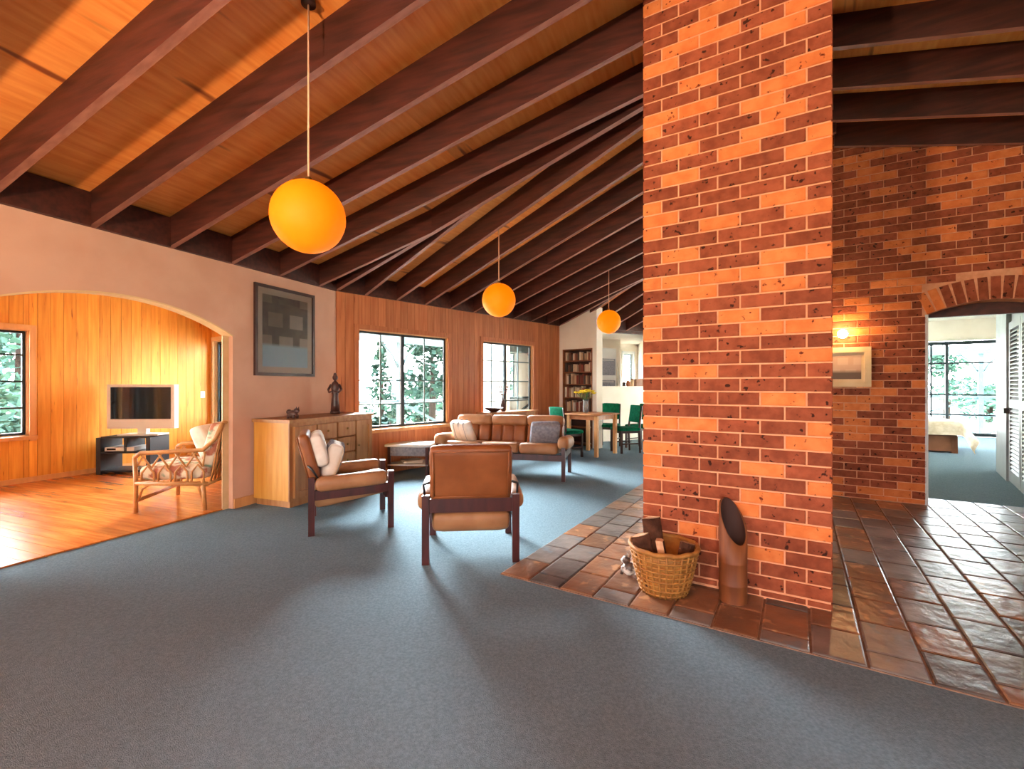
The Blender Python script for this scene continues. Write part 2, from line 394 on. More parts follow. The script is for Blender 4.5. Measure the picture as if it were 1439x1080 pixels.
core.hexa([cl(p, 0) for p in q], [cl(p, CHH) for p in q]); core.build('mortar_core', 'mortar', chim)
CW = CHV1 - CHV0; PITCHB = BH + J
stuff = {'brick_dark': MB(), 'brick_light': MB()}
def course(n_full, k, L):                             # joints of one course: (centre, length)
    out = []; half = (L - n_full * (BL + J) + J) if True else 0
    if k % 2 == 0: x = 0; seq = [BL] * n_full + [half - J]
    else: x = 0; seq = [half - J] + [BL] * n_full
    for b in seq: out.append((x + b / 2, b)); x += b + J
    return out
nrow = int(CHH / PITCHB)
for k in range(nrow):
    z = .086 * (k + .5) - .03 + .005
    H = BH
    if k == 0: z = .038; H = .03
    for i, (c, L) in enumerate(course(4, k, CW)):
        pale = i in PALE.get(k, []) if k < 44 else random.random() < .3
        kk = 'brick_light' if pale else 'brick_dark'
        P = UV(CHU + .03, CHV0) - Vector((chim.location.x, chim.location.y)); lay(chim, P, dV, c, z, L, kk, H)
    for side in range(3):
        if side == 0: P, d, L = UV(CHU, CHV1 - .03), dU, CHD
        elif side == 1: P, d, L = UV(CHU + CHD - .03, CHV1), -dV, CW
        else: P, d, L = UV(CHU + CHD, CHV0 + .03), -dU, CHD
        P = P - Vector((chim.location.x, chim.location.y))
        off = .12 if side != 1 else 0; LL = L - 2 * .031 if side != 1 else L
        for c, b in course(3 if side != 1 else 4, k + 1, LL):
            lay(chim, P + d * (.031 if side != 1 else 0), d, c, z, b, 'brick_light' if random.random() < .25 else 'brick_dark', H, stuff=stuff)
for kk in stuff: tag(stuff[kk].build('side_brickwork', kk, chim), kind='stuff')

# right-hand brick wall with a shallow arched opening
wall_r = struct('wall_right', 'speckled brick wall with a shallow arched opening into the bedroom', 'wall')
OP0, OP1, SPR, RISE = WV, WV + 1.06, 2.06, .12
oc = (OP0 + OP1) / 2; half = (OP1 - OP0) / 2; RAD = (half ** 2 + RISE ** 2) / (2 * RISE); CZ = SPR + RISE - RAD
def archz(v): return CZ + math.sqrt(max(RAD ** 2 - (v - oc) ** 2, 0)) if abs(v - oc) < half else SPR
TOPW = lambda v: min(zroof(UV(WU, v)) + .1, 5)
poly = [(V_BED, 0), (OP0, 0)] + [(OP0 + (OP1 - OP0) * i / 14, archz(OP0 + (OP1 - OP0) * i / 14 + (1e-6 if i == 0 else 0))) for i in range(15)] + [(OP1, 0), (V_RIGHT, 0), (V_RIGHT, TOPW(V_RIGHT)), (2.5, TOPW(2.5)), (1.2, TOPW(1.2)), (.3, TOPW(.3)), (V_BED, TOPW(V_BED))]
m = MB(); m.prism(poly, lambda v, z: P3(UV(WU + .008, v), z), lambda v, z: P3(UV(WU + .23, v), z)); m.build('mortar_core', 'mortar', wall_r)
# soldier bricks of the arch
nvs = 13; ang0 = math.asin(half / RAD)
for i in range(nvs):
    a = -ang0 + 2 * ang0 * (i + .5) / nvs; r = RAD + .115
    v = oc + r * math.sin(a); z = CZ + r * math.cos(a)
    lay(wall_r, UV(WU + .03, 0), dV, v, z, 2 * RAD * math.sin(ang0) / nvs - J * .8, 'brick_light' if random.random() < .2 else 'brick_dark', .23, tilt=a)
def arch_top(v): return CZ + math.sqrt(max((RAD + .24) ** 2 - (v - oc) ** 2, 0))
rest = {'brick_dark': MB(), 'brick_light': MB()}
xv0, xv1 = V_BED, V_RIGHT
for k in range(52):
    z = .086 * (k + .5) - .02; H = BH
    if k == 0: z = .042; H = .04
    v = WV - 40 * .24 + (.12 if k % 2 else 0)
    while v < xv1:
        a, b = max(v, xv0), min(v + BL, xv1); v += BL + J
        if b - a < .03: continue
        segs = [(a, b)]
        if z + H / 2 > 0 and z < SPR + .02: segs = [(p, q_) for (p, q_) in ((a, min(b, OP0)), (max(a, OP1), b)) if q_ - p > .02]
        elif abs((a + b) / 2 - oc) < half + .14 and z - H / 2 < arch_top((a + b) / 2) - .012:
            lo, hi = OP0 - .04, OP1 + .04
            segs = [(p, q_) for (p, q_) in ((a, min(b, lo)), (max(a, hi), b)) if q_ - p > .02]
        for (p, q_) in segs:
            mid = (p + q_) / 2
            if z > TOPW(mid) + .15: continue
            kk = 'brick_light' if random.random() < .27 else 'brick_dark'
            vis = (.28 < mid < 1.95)
            lay(wall_r, UV(WU + .03, 0), dV, mid, z, q_ - p, kk, H, stuff=None if vis else rest)
for kk in rest: tag(rest[kk].build('side_brickwork', kk, wall_r), kind='stuff')
m = MB(); uvbox(m, WU + .231, WU + .30, OP0 - .1, OP1 + .1, 2.05, 2.3); tag(m.build('trim_1', 'rafter_wood'), 'dark timber lintel behind the brick arch', 'lintel', kind='structure')
m = MB(); uvbox(m, WU - .0, WU + .232, OP0 - .014, OP0 + .012, 0, SPR); m.build('jamb_lining', 'white_paint', wall_r)

# ------------------------------------------------------------------ white wall on the left with the wide arch
AS = lambda px: son(C1, dA, px)
def circ(p, q, r):
    (ax, ay), (bx, by), (cx, cy) = p, q, r; d = 2 * (ax * (by - cy) + bx * (cy - ay) + cx * (ay - by))
    ux = ((ax**2 + ay**2) * (by - cy) + (bx**2 + by**2) * (cy - ay) + (cx**2 + cy**2) * (ay - by)) / d
    uy = ((ax**2 + ay**2) * (cx - bx) + (bx**2 + by**2) * (ax - cx) + (cx**2 + cy**2) * (bx - ax)) / d
    return ux, uy, math.hypot(ax - ux, ay - uy)
pt = lambda px, py: (AS(px), zat(onray(C1, dA, px), py))
acx, acz, arad = circ(pt(64, 409), pt(183, 416), pt(326, 471))
sj = AS(327); spz = pt(327, 471)[1]; sl = 2 * acx - sj
poly = [(S_AR - .2, 0), (sl, 0)] + [(sl + (sj - sl) * i / 24, acz + math.sqrt(arad**2 - (sl + (sj - sl) * i / 24 - acx)**2)) for i in range(25)] + [(sj, 0), (.0, 0), (.0, EAVE), (S_AR - .2, EAVE)]
m = MB(); m.prism(poly, lambda s, z: P3(C1 + dA * s, z), lambda s, z: P3(C1 + dA * s - nA * .13, z))
wall_l = sobj('wall_left', m, 'plaster', 'pale plaster wall with a wide arched opening to the sunroom', 'wall')
# narrow pale bead round the arch edge, skirting
m = MB(); pts = poly[1:2] + poly[2:27] + [(sj, 0)]
for (s0, za), (s1, zb) in zip(pts[:-1], pts[1:]):
    m.beam(P3(C1 + dA * s0 - nA * .065, za), P3(C1 + dA * s1 - nA * .065, zb), .14, .012, up=(nA.x, nA.y, 0) if abs(s1 - s0) < 1e-6 else (0, 0, 1))
m.build('arch_lining', 'frame_cream', wall_l)
m = MB(); obox(m, C1, dA, sj + .01, -.02, .0, .015, 0, .1); tag(m.build('baseboard_left', 'trim_pine'), 'timber skirting under the white wall', 'skirting', kind='structure')

# ------------------------------------------------------------------ board-lined walls and windows
def board_wall(name, label, P, d, L, z1, openings, bwid, mt, side=1, thick=.10, s_start=0.0, core='plaster'):
    w = struct(name, label, 'wall')
    cuts = sorted(set([s_start, L] + [x for o in openings for x in o[:2]]))
    for a, b in zip(cuts[:-1], cuts[1:]):
        zs = [(0, z1)]
        for (oa, ob, za, zb) in openings:
            if oa < (a + b) / 2 < ob: zs = [(0, za), (zb, z1)]
        for (p, q_) in zs:
            m = MB(); obox(m, P, d, a, b, -thick * side, -.003 * side, p, q_); m.build('wall_core', core, w)
    s = s_start
    while s < L - .001:
        e = min(s + bwid, L); xs = sorted(set([s, e] + [c for c in cuts if s < c < e]))
        for a, b in zip(xs[:-1], xs[1:]):
            if b - a < .004: continue
            zs = [(0, z1)]
            for (oa, ob, za, zb) in openings:
                if oa < (a + b) / 2 < ob: zs = [(0, za), (zb, z1)]
            for (p, q_) in zs:
                m = MB(); obox(m, P, d, a + .002, b - .002, -.003 * side, .012 * side, p + .001, q_)
                o = m.build('board', mt, w)
        s += bwid
    return w
def window(name, label, P, d, s0, s1, z0, z1, side=1, mull=None, vbars=(), hbars=(), depth=.10, case='trim_pine', fm='frame_dark', cw=.07, outer=None, bar=.008, bm_='frame_light'):
    # vbars: along-wall positions; hbars: heights; mull: list of positions of thick stiles
    w = struct(name, label, 'window')
    def piece(nm, a, b, t0, t1, p, q_, mt):
        m = MB(); obox(m, P, d, a, b, t0 * side, t1 * side, p, q_); return m.build(nm, mt, w)
    for (a, b, p, q_) in ((s0 - cw, s0, z0 - cw, z1 + cw), (s1, s1 + cw, z0 - cw, z1 + cw), (s0, s1, z1, z1 + cw)):
        piece('casing', a, b, -.0, .03, p, q_, outer or case)
    piece('sill', s0 - cw, s1 + cw, -.0, .06, z0 - .05, z0, case)
    for (a, b, p, q_) in ((s0 - .001, s0 + .012, z0, z1), (s1 - .012, s1 + .001, z0, z1), (s0, s1, z1 - .012, z1), (s0, s1, z0, z0 + .012)):
        piece('reveal', a, b, -depth, .0, p, q_, case)
    fw = .045
    for (a, b, p, q_) in ((s0 + .012, s0 + fw, z0, z1), (s1 - fw, s1 - .012, z0, z1), (s0 + fw, s1 - fw, z1 - fw, z1 - .012), (s0 + fw, s1 - fw, z0 + .012, z0 + fw)):
        piece('frame', a, b, -.075, -.045, p, q_, fm)
    for x in (mull or []): piece('stile', x - .03, x + .03, -.08, -.04, z0 + fw, z1 - fw, fm)
    for x in vbars: piece('glazing_bar', x - bar, x + bar, -.070, -.050, z0 + fw, z1 - fw, bm_)
    for z in hbars: piece('glazing_bar', s0 + fw, s1 - fw, -.070, -.050, z - bar, z + bar, bm_)
    xs = [s0 + .02] + list(mull or []) + [s1 - .02]
    for a, b in zip(xs[:-1], xs[1:]): piece('pane', a, b, -.062, -.058, z0 + .02, z1 - .02, 'pane')
    return w
PORT = []
def portal(P, d, s0, s1, z0, z1, side=1, out=.16):        # light portal: guides daylight sampling through an opening
    ld = bpy.data.lights.new('daylight_portal', 'AREA'); ld.shape = 'RECTANGLE'; ld.size = abs(s1 - s0); ld.size_y = z1 - z0
    try: ld.cycles.is_portal = True
    except Exception: pass
    o = bpy.data.objects.new('daylight_portal', ld); col.objects.link(o)
    n = nrm(d) * side; c = P + d * ((s0 + s1) / 2) - n * out
    X = Vector((d.x, d.y, 0)); Z = -Vector((n.x, n.y, 0)); Y = Z.cross(X)
    o.matrix_world = Matrix(((X.x, Y.x, Z.x, c.x), (X.y, Y.y, Z.y, c.y), (X.z, Y.z, Z.z, (z0 + z1) / 2), (0, 0, 0, 1)))
LB = (C2 - C1).dot(dB)
W1 = (.33, 1.96, .66, 2.09); W2 = (2.77, 4.19, .62, 2.10)
board_wall('wall_back', 'orange pine board wall with two timber windows', C1, dB, LB, EAVE, [W1, W2], .128, 'pine_wall')
window('window_1', 'wide sliding timber window beside the sideboard', C1, dB, *W1, mull=[1.10], vbars=[.72, 1.52], hbars=[1.37, 1.02], side=1, outer='pine_wall', bar=.010)
window('window_2', 'narrower sliding timber window behind the leather sofa', C1, dB, *W2, mull=[3.42], vbars=[3.06, 3.8], hbars=[1.37, 1.0, 1.75], side=1, outer='pine_wall', bar=.011)
portal(C1, dB, *W1); portal(C1, dB, *W2)
# sunroom shell: outer wall, end wall, far (left) end wall, ceiling
SO = O1 + dA * 0
so_end = 1.754; so_start = -7.4
WS = (-2.0, -.765, .63, 2.03); WS2 = (-6.6, -3.0, .25, 2.15)
board_wall('wall_sunroom', 'honey pine board wall at the back of the sunroom', SO, dA, so_end, 2.83, [WS, WS2], .14, 'pine_sunroom', side=1, s_start=so_start)
window('window_3', 'small paned window in the honey pine sunroom wall', SO, dA, *WS, hbars=[1.0, 1.35, 1.70], vbars=[-1.6, -1.2], side=1, bar=.012, bm_='frame_dark')
window('window_4', 'long window further along the sunroom wall', SO, dA, *WS2, mull=[-4.2, -5.4], side=1)
portal(SO, dA, *WS); portal(SO, dA, *WS2)
m = MB(); obox(m, SO, dA, -1.9, so_end, .013, .028, 0, .08); tag(m.build('baseboard_sunroom', 'trim_pine'), 'pine skirting along the sunroom wall', 'skirting', kind='structure')
EN = SO + dA * so_end
ee = (C1 - EN).normalized(); EL = (C1 - EN).length
board_wall('wall_sunroom_end', 'end wall of the sunroom with a tall window', EN, ee, EL - .02, 2.83, [(.10, 1.7, .55, 2.1)], .14, 'pine_sunroom', side=1)
window('window_5', 'tall window in the end wall of the sunroom', EN, ee, .10, 1.7, .55, 2.1, mull=[.72], side=1, case='frame_cream')
portal(EN, ee, .10, 1.7, .55, 2.1)
m = MB(); obox(m, SO, dA, so_start - .1, so_start, 0, SUNW, 0, 2.87); sobj('wall_sunroom_far', m, 'plaster_white', 'plain end wall of the sunroom', 'wall')
m = MB(); cp_ = [SO + dA * (so_start - .1) - nA * .1, SO + dA * (so_start - .1) + nA * (SUNW - .12), C1 - nA * .12 + dA * .1, EN + dA * .1 - nA * .1]
m.hexa([P3(p, 2.83) for p in cp_], [P3(p, 2.87) for p in cp_]); sobj('ceiling_sunroom', m, 'plaster_white', 'flat white ceiling of the sunroom', 'ceiling')
# room side behind and right of the camera
REAR = UV(U_REAR, 0); vl = AR.dot(dV)
def plain_wall(name, label, P, d, s0, s1, z1, ops, side, mt='plaster'):
    w = struct(name, label, 'wall'); cuts = sorted(set([s0, s1] + [x for o in ops for x in o[:2]]))
    for a, b in zip(cuts[:-1], cuts[1:]):
        zs = [(0, z1)]
        for (oa, ob, za, zb) in ops:
            if oa < (a + b) / 2 < ob: zs = [(0, za), (zb, z1)]
        for (p, q_) in zs: m = MB(); obox(m, P, d, a, b, -.12 * side, 0, p, q_); m.build('wall_section', mt, w)
    return w
wr = [(vl + 1.2, vl + 2.2, .6, 2.1), (vl + 4.6, vl + 6.0, .6, 2.1)]
plain_wall('wall_front', 'plain wall on the near side of the room', REAR, dV, vl - .2, V_RIGHT + .1, 5.0, wr, -1)
for i, o in enumerate(wr):
    window('window_%d' % (6 + i), ['tall glazed door opening on the near side of the room, next to the arch wall', 'tall glazed door opening on the near side of the room, under the ridge'][i], REAR, dV, *o, mull=[(o[0] + o[1]) / 2], side=-1)
    portal(REAR, dV, *o, side=-1)
RW = UV(0, V_RIGHT)
ro = [(-2.0, -.6, .8, 2.1)]
plain_wall('wall_hall', 'outer wall of the hall on the right', RW, dU, U_REAR - .1, WU + .2, 2.9, ro, -1)
for i, o in enumerate(ro):
    window('window_%d' % (8 + i), ['wide hall window', 'glazed hall doors'][i] + ' in the outer right wall', RW, dU, *o, mull=[(o[0] + o[1]) / 2], side=-1)
    portal(RW, dU, *o, side=-1)

# ------------------------------------------------------------------ stub wall with bookcase, low kitchen wall, kitchen
ST = son(C2, nB, 838.5)
bk0, bk1, bkz = .10, ST - .10, 2.06
wc = struct('wall_bookcase', 'pale plaster stub wall with a built-in bookcase', 'wall')
def wbox(nm, s0, s1, t0, t1, z0, z1, mt, par): m = MB(); obox(m, C2, nB, s0, s1, t0, t1, z0, z1); return m.build(nm, mt, par)
top = lambda s: EAVE + PITCH * s + .05
def slopebox(nm, s0, s1, t0, t1, z0, mt, par):
    n = nrm(nB); c = [C2 + nB * s0 + n * t0, C2 + nB * s0 + n * t1, C2 + nB * s1 + n * t1, C2 + nB * s1 + n * t0]
    m = MB(); m.hexa([P3(p, z0) for p in c], [P3(c[0], top(s0)), P3(c[1], top(s0)), P3(c[2], top(s1)), P3(c[3], top(s1))]); return m.build(nm, mt, par)
# nrm(nB) = -dB: towards the camera; the recess goes the other way
wbox('wall_section', 0, bk0, -.22, 0, 0, bkz, 'plaster_white', wc); wbox('wall_section', bk1, ST, -.22, 0, 0, bkz, 'plaster_white', wc)
slopebox('wall_section', 0, ST, -.22, 0, bkz, 'plaster_white', wc); wbox('wall_section', bk0, bk1, -.24, -.22, 0, bkz, 'plaster_white', wc)
bc = thing('bookcase', 'dark built-in bookcase with packed shelves beside the dining table', 'bookcase', (0, 0, 0))
for nm, a, b, p, q_ in (('side_panel', bk0, bk0 + .025, 0, bkz), ('side_panel', bk1 - .025, bk1, 0, bkz), ('top_panel', bk0 + .025, bk1 - .025, bkz - .025, bkz)):
    wbox(nm, a, b, -.21, .004, p, q_, 'bed_side', bc)
wbox('back_panel', bk0, bk1, -.22, -.21, 0, bkz, 'dark_wood', bc)
shelves = [.08, .42, .74, 1.04, 1.32, 1.58, 1.82]
for z in shelves: wbox('shelf', bk0 + .025, bk1 - .025, -.21, -.01, z - .022, z, 'bed_side', bc)
bookc = ['#c9b49a', '#6e4a3a', '#a58a70', '#7a3a2c', '#d8cdbb', '#4a4038', '#98624a', '#b79a7c']
for i, c in enumerate(bookc): mat('book_%d' % i, c, rough=.8)
bookn = ['cream', 'brown', 'tan', 'dark red', 'white', 'charcoal', 'rust brown', 'beige']
words = ['lowest', 'second', 'third', 'fourth', 'fifth', 'sixth', 'top']
for si, z in enumerate(shelves):
    if si < 2: continue
    x = bk0 + .03; room = (shelves[si + 1] if si + 1 < len(shelves) else bkz - .025) - z - .03
    while x < bk1 - .07:
        t = random.uniform(.022, .05); h = room * random.uniform(.68, .98); ci = random.randrange(len(bookc))
        if random.random() < .88:
            o = wbox('book', x, x + t, -.205, -.205 + random.uniform(.12, .17), z, z + h, 'book_%d' % ci, None)
            tag(o, '%s book standing upright on the %s shelf of the built-in bookcase' % (bookn[ci], words[si]), 'book', 'books on the %s shelf' % words[si])
        x += t + .003
rebase(bc, P3(C2 + nB * (ST / 2) + dB * .11, 0))
# low white wall to the kitchen, along the next facet
KA, KB = son(C2, dD, 832), (D_END - C2).dot(dD)
wk = struct('wall_kitchen', 'low white wall with a timber ledge in front of the kitchen', 'wall')
def dbox(nm, s0, s1, t0, t1, z0, z1, mt, par): m = MB(); obox(m, C2, dD, s0, s1, t0, t1, z0, z1); return m.build(nm, mt, par)
KH = 1.24
dbox('wall_section', KA - .3, 2.95, -.12, 0, 0, KH, 'plaster_white', wk); dbox('ledge', KA - .3, 2.95, -.2, .03, KH, KH + .03, 'plaster_white', wk)
dbox('post', 2.52, 2.62, -.12, 0, KH + .03, EAVE, 'bed_side', wk)
dbox('wall_section', 2.62, 2.95, -.12, 0, KH + .03, EAVE, 'pine_wall', wk)
GD = (3.0, 8.0, .08, 2.5)  # glazing hidden by the chimney, added to light the dining end
dbox('wall_section', 2.95, 3.0, -.12, 0, 0, EAVE, 'pine_wall', wk); dbox('wall_section', 8.0, KB, -.12, 0, 0, EAVE, 'pine_wall', wk); dbox('wall_section', 3.0, 8.0, -.12, 0, 2.5, EAVE, 'pine_wall', wk)
window('window_12', 'row of tall glazed doors beyond the dining table', C2, dD, *GD, mull=[4.25, 5.5, 6.75])
portal(C2, dD, *GD)
dbox('beam', 0, KB, -.1, .0, EAVE - .06, EAVE + .05, 'rafter_wood', wk)
KD = 3.0; KW0, KW1 = son(C2 - nD * 3.0, dD, 876), son(C2 - nD * 3.0, dD, 889)                                                  # kitchen depth behind the low wall
kw = struct('wall_kitchen_back', 'white kitchen back wall with a window', 'wall')
for a, b, p, q_ in ((-1.2, -1.0, 0, 2.6), (-1.0, .5, 0, .9), (-1.0, .5, 2.2, 2.6), (.5, KW0, 0, 2.6), (KW0, KW1, 0, 1.0), (KW0, KW1, 2.3, 2.6), (KW1, 5.0, 0, 2.6)): dbox('wall_section', a, b, -KD - .1, -KD, p, q_, 'plaster_white', kw)
window('window_10', 'bright kitchen window above the bench', C2 - nD * KD, dD, KW0, KW1, 1.0, 2.3, case='white_paint', fm='frame_light')
portal(C2 - nD * KD, dD, KW0, KW1, 1.0, 2.3)
window('window_13', 'wide kitchen window beside the oven cabinet', C2 - nD * KD, dD, -1.0, .5, .9, 2.2, case='white_paint', fm='frame_light'); portal(C2 - nD * KD, dD, -1.0, .5, .9, 2.2)  # extra window out of view, added for more kitchen daylight
dbox('wall_section', -1.3, -1.2, -KD, -.0, 0, 2.6, 'plaster_white', kw)
kp = [C2 + dD * 2.9 - nD * .12, C2 + dD * 2.97 - nD * .12, C2 + dD * 5.07 - nD * KD, C2 + dD * 5.0 - nD * KD]
m = MB(); m.hexa([P3(p, 0) for p in kp], [P3(p, 2.6) for p in kp]); m.build('wall_section', 'plaster_white', kw)
m = MB(); kp = [C2 + dD * -1.3 - nD * .1, C2 + dD * 2.97 - nD * .1, C2 + dD * 5.1 - nD * (KD + .1), C2 + dD * -1.3 - nD * (KD + .1)]
m.hexa([P3(p, 2.6) for p in kp], [P3(p, 2.65) for p in kp]); sobj('ceiling_kitchen', m, 'plaster_white', 'flat white ceiling over the kitchen', 'ceiling')
# partition with an archway inside the kitchen, parallel to the low wall
kaw = struct('wall_kitchen_arch', 'white partition with an archway inside the kitchen', 'wall')
KP = C2 - nD * 2.0; kc = son(KP, dD, 851); k1 = son(KP, dD, 872); kr = son(KP, dD, 868) - kc
arcp = [(kc - 1.3, 0), (kc - kr, 0), (kc - kr, 1.75)] + [(kc - kr * math.cos(math.pi * i / 12), 1.75 + .5 * math.sin(math.pi * i / 12)) for i in range(1, 12)] + [(kc + kr, 1.75), (kc + kr, 0), (k1, 0), (k1, 2.6), (kc - 1.3, 2.6)]
m = MB(); m.prism(arcp, lambda s, z: P3(KP + dD * s, z), lambda s, z: P3(KP + dD * s - nD * .1, z)); m.build('wall_section', 'plaster_white', kaw)

# ------------------------------------------------------------------ bedroom beyond the arch
bl = MB(); uvbox(bl, WU + .23, U_BACK, V_BED - .1, V_BED, 0, 4.4); sobj('wall_bedroom_left', bl, 'plaster_white', 'left wall of the bedroom beyond the arch', 'wall')
BRV = 4.4
BRO = [(10.3, 12.2, .5, 2.3), (12.6, 14.8, .5, 2.3)]  # side openings out of view, added to brighten the bedroom
plain_wall('wall_bedroom_right', 'right wall of the bedroom beyond the arch', UV(0, BRV), dU, WU + .23, U_BACK, 3.0, BRO, -1, 'plaster_white')
for i, o in enumerate(BRO):
    window('window_%d' % (14 + i), ['glazed doors in the right bedroom wall near the closet', 'glazed doors in the right bedroom wall near the far corner'][i], UV(0, BRV), dU, *o, mull=[(o[0] + o[1]) / 2], side=-1, case='white_paint'); portal(UV(0, BRV), dU, *o, side=-1)
m = MB(); uvbox(m, WU + .232, U_BACK + .1, V_BED - .1, BRV + .1, 2.95, 3.0); sobj('ceiling_bedroom', m, 'plaster_white', 'flat ceiling of the bedroom', 'ceiling')
wb = struct('wall_bedroom_back', 'white strip of wall over the bedroom window doors', 'wall')
m = MB(); uvbox(m, U_BACK, U_BACK + .1, V_BED, BRV, 2.42, 2.95); m.build('wall_section', 'plaster_white', wb)
BW = UV(U_BACK, 0)
window('window_11', 'wall of tall paned glass doors behind the bed', BW, dV, V_BED + .1, BRV - .1, .06, 2.36, mull=[.9, 2.0, 3.2], vbars=[.35, 1.45, 1.75, 2.3, 2.6, 2.9], hbars=[.55, 1.05, 1.85], side=-1, case='verandah_paint', cw=.05, bar=.02, bm_='frame_dark')
portal(BW, dV, V_BED + .1, BRV - .1, .06, 2.36, side=-1)
# louvred closet wall on the right of the bedroom
Q0 = ground(1400, 662); Q1 = ground(1439, 700); qd = (Q0 - Q1).normalized(); QL = (Q0 - Q1).length
s_post0 = son(Q1, qd, 1414)
m = MB(); obox(m, Q1, qd, s_post0, QL + .02, 0, .10, 0, 2.62); tag(m.build('trim_2', 'door_grey'), 'white door post beside the louvred door', 'post', kind='structure')
m = MB(); obox(m, Q1, qd, -1.0, s_post0, .05, .1, 2.16, 2.62); tag(m.build('trim_3', 'door_grey'), 'white panel above the louvred doors', 'panel', kind='structure')
def louvre(name, label, s0, s1):
    d_ = struct(name, label, 'door'); st = .09
    def pc(nm, a, b, t0, t1, p, q_, mt='door_grey'): m = MB(); obox(m, Q1, qd, a, b, t0, t1, p, q_); return m.build(nm, mt, d_)
    pc('stile', s0, s0 + st, .02, .06, .02, 2.14); pc('stile', s1 - st, s1, .02, .06, .02, 2.14)
    for p, q_ in ((.02, .16), (1.0, 1.1), (2.04, 2.14)): pc('rail', s0 + st, s1 - st, .02, .06, p, q_)
    for z0, z1 in ((.16, 1.0), (1.1, 2.04)):
        n = int((z1 - z0) / .05)
        for i in range(n):
            z = z0 + (i + .5) * (z1 - z0) / n; nn = nrm(qd); m = MB()
            c = [Q1 + qd * (s0 + st) + nn * .02, Q1 + qd * (s0 + st) + nn * .058, Q1 + qd * (s1 - st) + nn * .058, Q1 + qd * (s1 - st) + nn * .02]
            m.hexa([P3(c[0], z - .028), P3(c[1], z + .016), P3(c[2], z + .016), P3(c[3], z - .028)], [P3(c[0], z - .018), P3(c[1], z + .026), P3(c[2], z + .026), P3(c[3], z - .018)]); m.build('slat', 'door_grey', d_)
    return d_
dl = louvre('door_1', 'white louvred closet door with dark latch beside the bedroom arch', s_post0 - .86, s_post0 - .03)
m = MB(); obox(m, Q1, qd, s_post0 - .06, s_post0 + .06, -.03, .02, .92, .99); m.build('latch', 'black', dl)
louvre('door_2', 'white louvred closet door nearer the brick wall', s_post0 - 1.72, s_post0 - .89)
m = MB(); obox(m, Q1, qd, -1.0, QL, .5, .55, 0, 2.62); sobj('wall_closet', m, 'plaster_white', 'back of the louvred closet', 'wall')

# ------------------------------------------------------------------ roof: rafters, blocking and plywood panels
ceil = struct('ceiling', 'raked plywood ceiling with exposed dark rafters', 'ceiling')
RH, RT = .27, .05
def reach(P, n, key, dmax=14):                            # distance up the slope before another roof plane is lower
    f = PLANES[key]; lo = 0
    d = 0.02
    while d < dmax:
        Q = P + n * d
        if f(Q) > zroof(Q) + 1e-6: return d
        d += .02
    return dmax
def rafter(P, n, d0, d1, z0, name='rafter', t=RT, slope=None, H=RH):
    slope = PITCH if slope is None else slope
    L = d1 - d0
    if L < .12: return
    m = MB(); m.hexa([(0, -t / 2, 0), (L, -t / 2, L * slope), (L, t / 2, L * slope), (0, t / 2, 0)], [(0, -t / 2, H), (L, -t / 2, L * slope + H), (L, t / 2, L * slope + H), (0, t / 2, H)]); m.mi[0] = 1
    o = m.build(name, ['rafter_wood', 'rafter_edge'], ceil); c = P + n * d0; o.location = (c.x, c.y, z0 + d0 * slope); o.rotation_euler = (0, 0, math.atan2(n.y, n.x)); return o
def facet(P, d, key, spos, s_lo, s_hi, z0=EAVE, off=0.0):
    n = nrm(d) if key != 'R' else -dV; sl0 = PITCH if key != 'R' else PR
    pts = sorted([s_lo] + spos + [s_hi])
    for s in spos:
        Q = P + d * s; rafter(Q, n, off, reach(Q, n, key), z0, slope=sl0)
    for a, b in zip(pts[:-1], pts[1:]):
        # blocking between rafters at the eave
        sgn = 1 if key != 'R' else -1
        m = MB(); obox(m, P, d, a + RT / 2, b - RT / 2, -.13 * sgn, .045 * sgn, z0 + .001, z0 + RH); m.build('blocking', 'rafter_wood', ceil)
        # plywood sheets
        ra, rb = reach(P + d * (a + .01), n, key), reach(P + d * (b - .01), n, key); x = -.05; top_d = max(ra, rb) + .03
        while x < top_d:
            x2 = x + 2.4
            if top_d - x2 < .5: x2 = top_d
            xa0, xa1, xb0, xb1 = min(x, ra + .03), min(x2, ra + .03), min(x, rb + .03), min(x2, rb + .03)
            mm = MB(); w = b - a; zz = lambda q_: q_ * sl0 + RH
            v = [(xa0, 0), (xa1, 0), (xb1, w), (xb0, w)]
            if n.cross(d) < 0: v = [(p, -q_) for p, q_ in v]
            mm.hexa([(p, q_, zz(p)) for p, q_ in v], [(p, q_, zz(p) + .015) for p, q_ in v]) if n.cross(d) > 0 else mm.hexa([(p, q_, zz(p)) for p, q_ in reversed(v)], [(p, q_, zz(p) + .015) for p, q_ in reversed(v)])
            o = mm.build('ceiling_panel', 'ply', ceil); c = P + d * a; o.location = (c.x, c.y, z0); o.rotation_euler = (0, 0, math.atan2(n.y, n.x))
            x = x2
sa = [-.316 - .6045 * i for i in range(16)]; sa = [s for s in sa if s > S_AR]
facet(C1, dA, 'A', sa, S_AR, 0.0)
sb = [.437 + .526 * i for i in range(9)]
facet(C1, dB, 'B', sb, 0.0, LB)
LD = (D_END - C2).dot(dD); sd = [.3 + .526 * i for i in range(int((LD - .3) / .526) + 1)]
facet(C2, dD, 'D', sd, 0.0, LD)
RP = UV(0, V_RIGHT); rr = [WU - .06 - .62 * i for i in range(17)] + [WU + .6 + .62 * i for i in range(14)]; rr = [u for u in rr if u > U_REAR]
facet(RP, dU, 'R', sorted(rr), U_REAR, U_BACK)
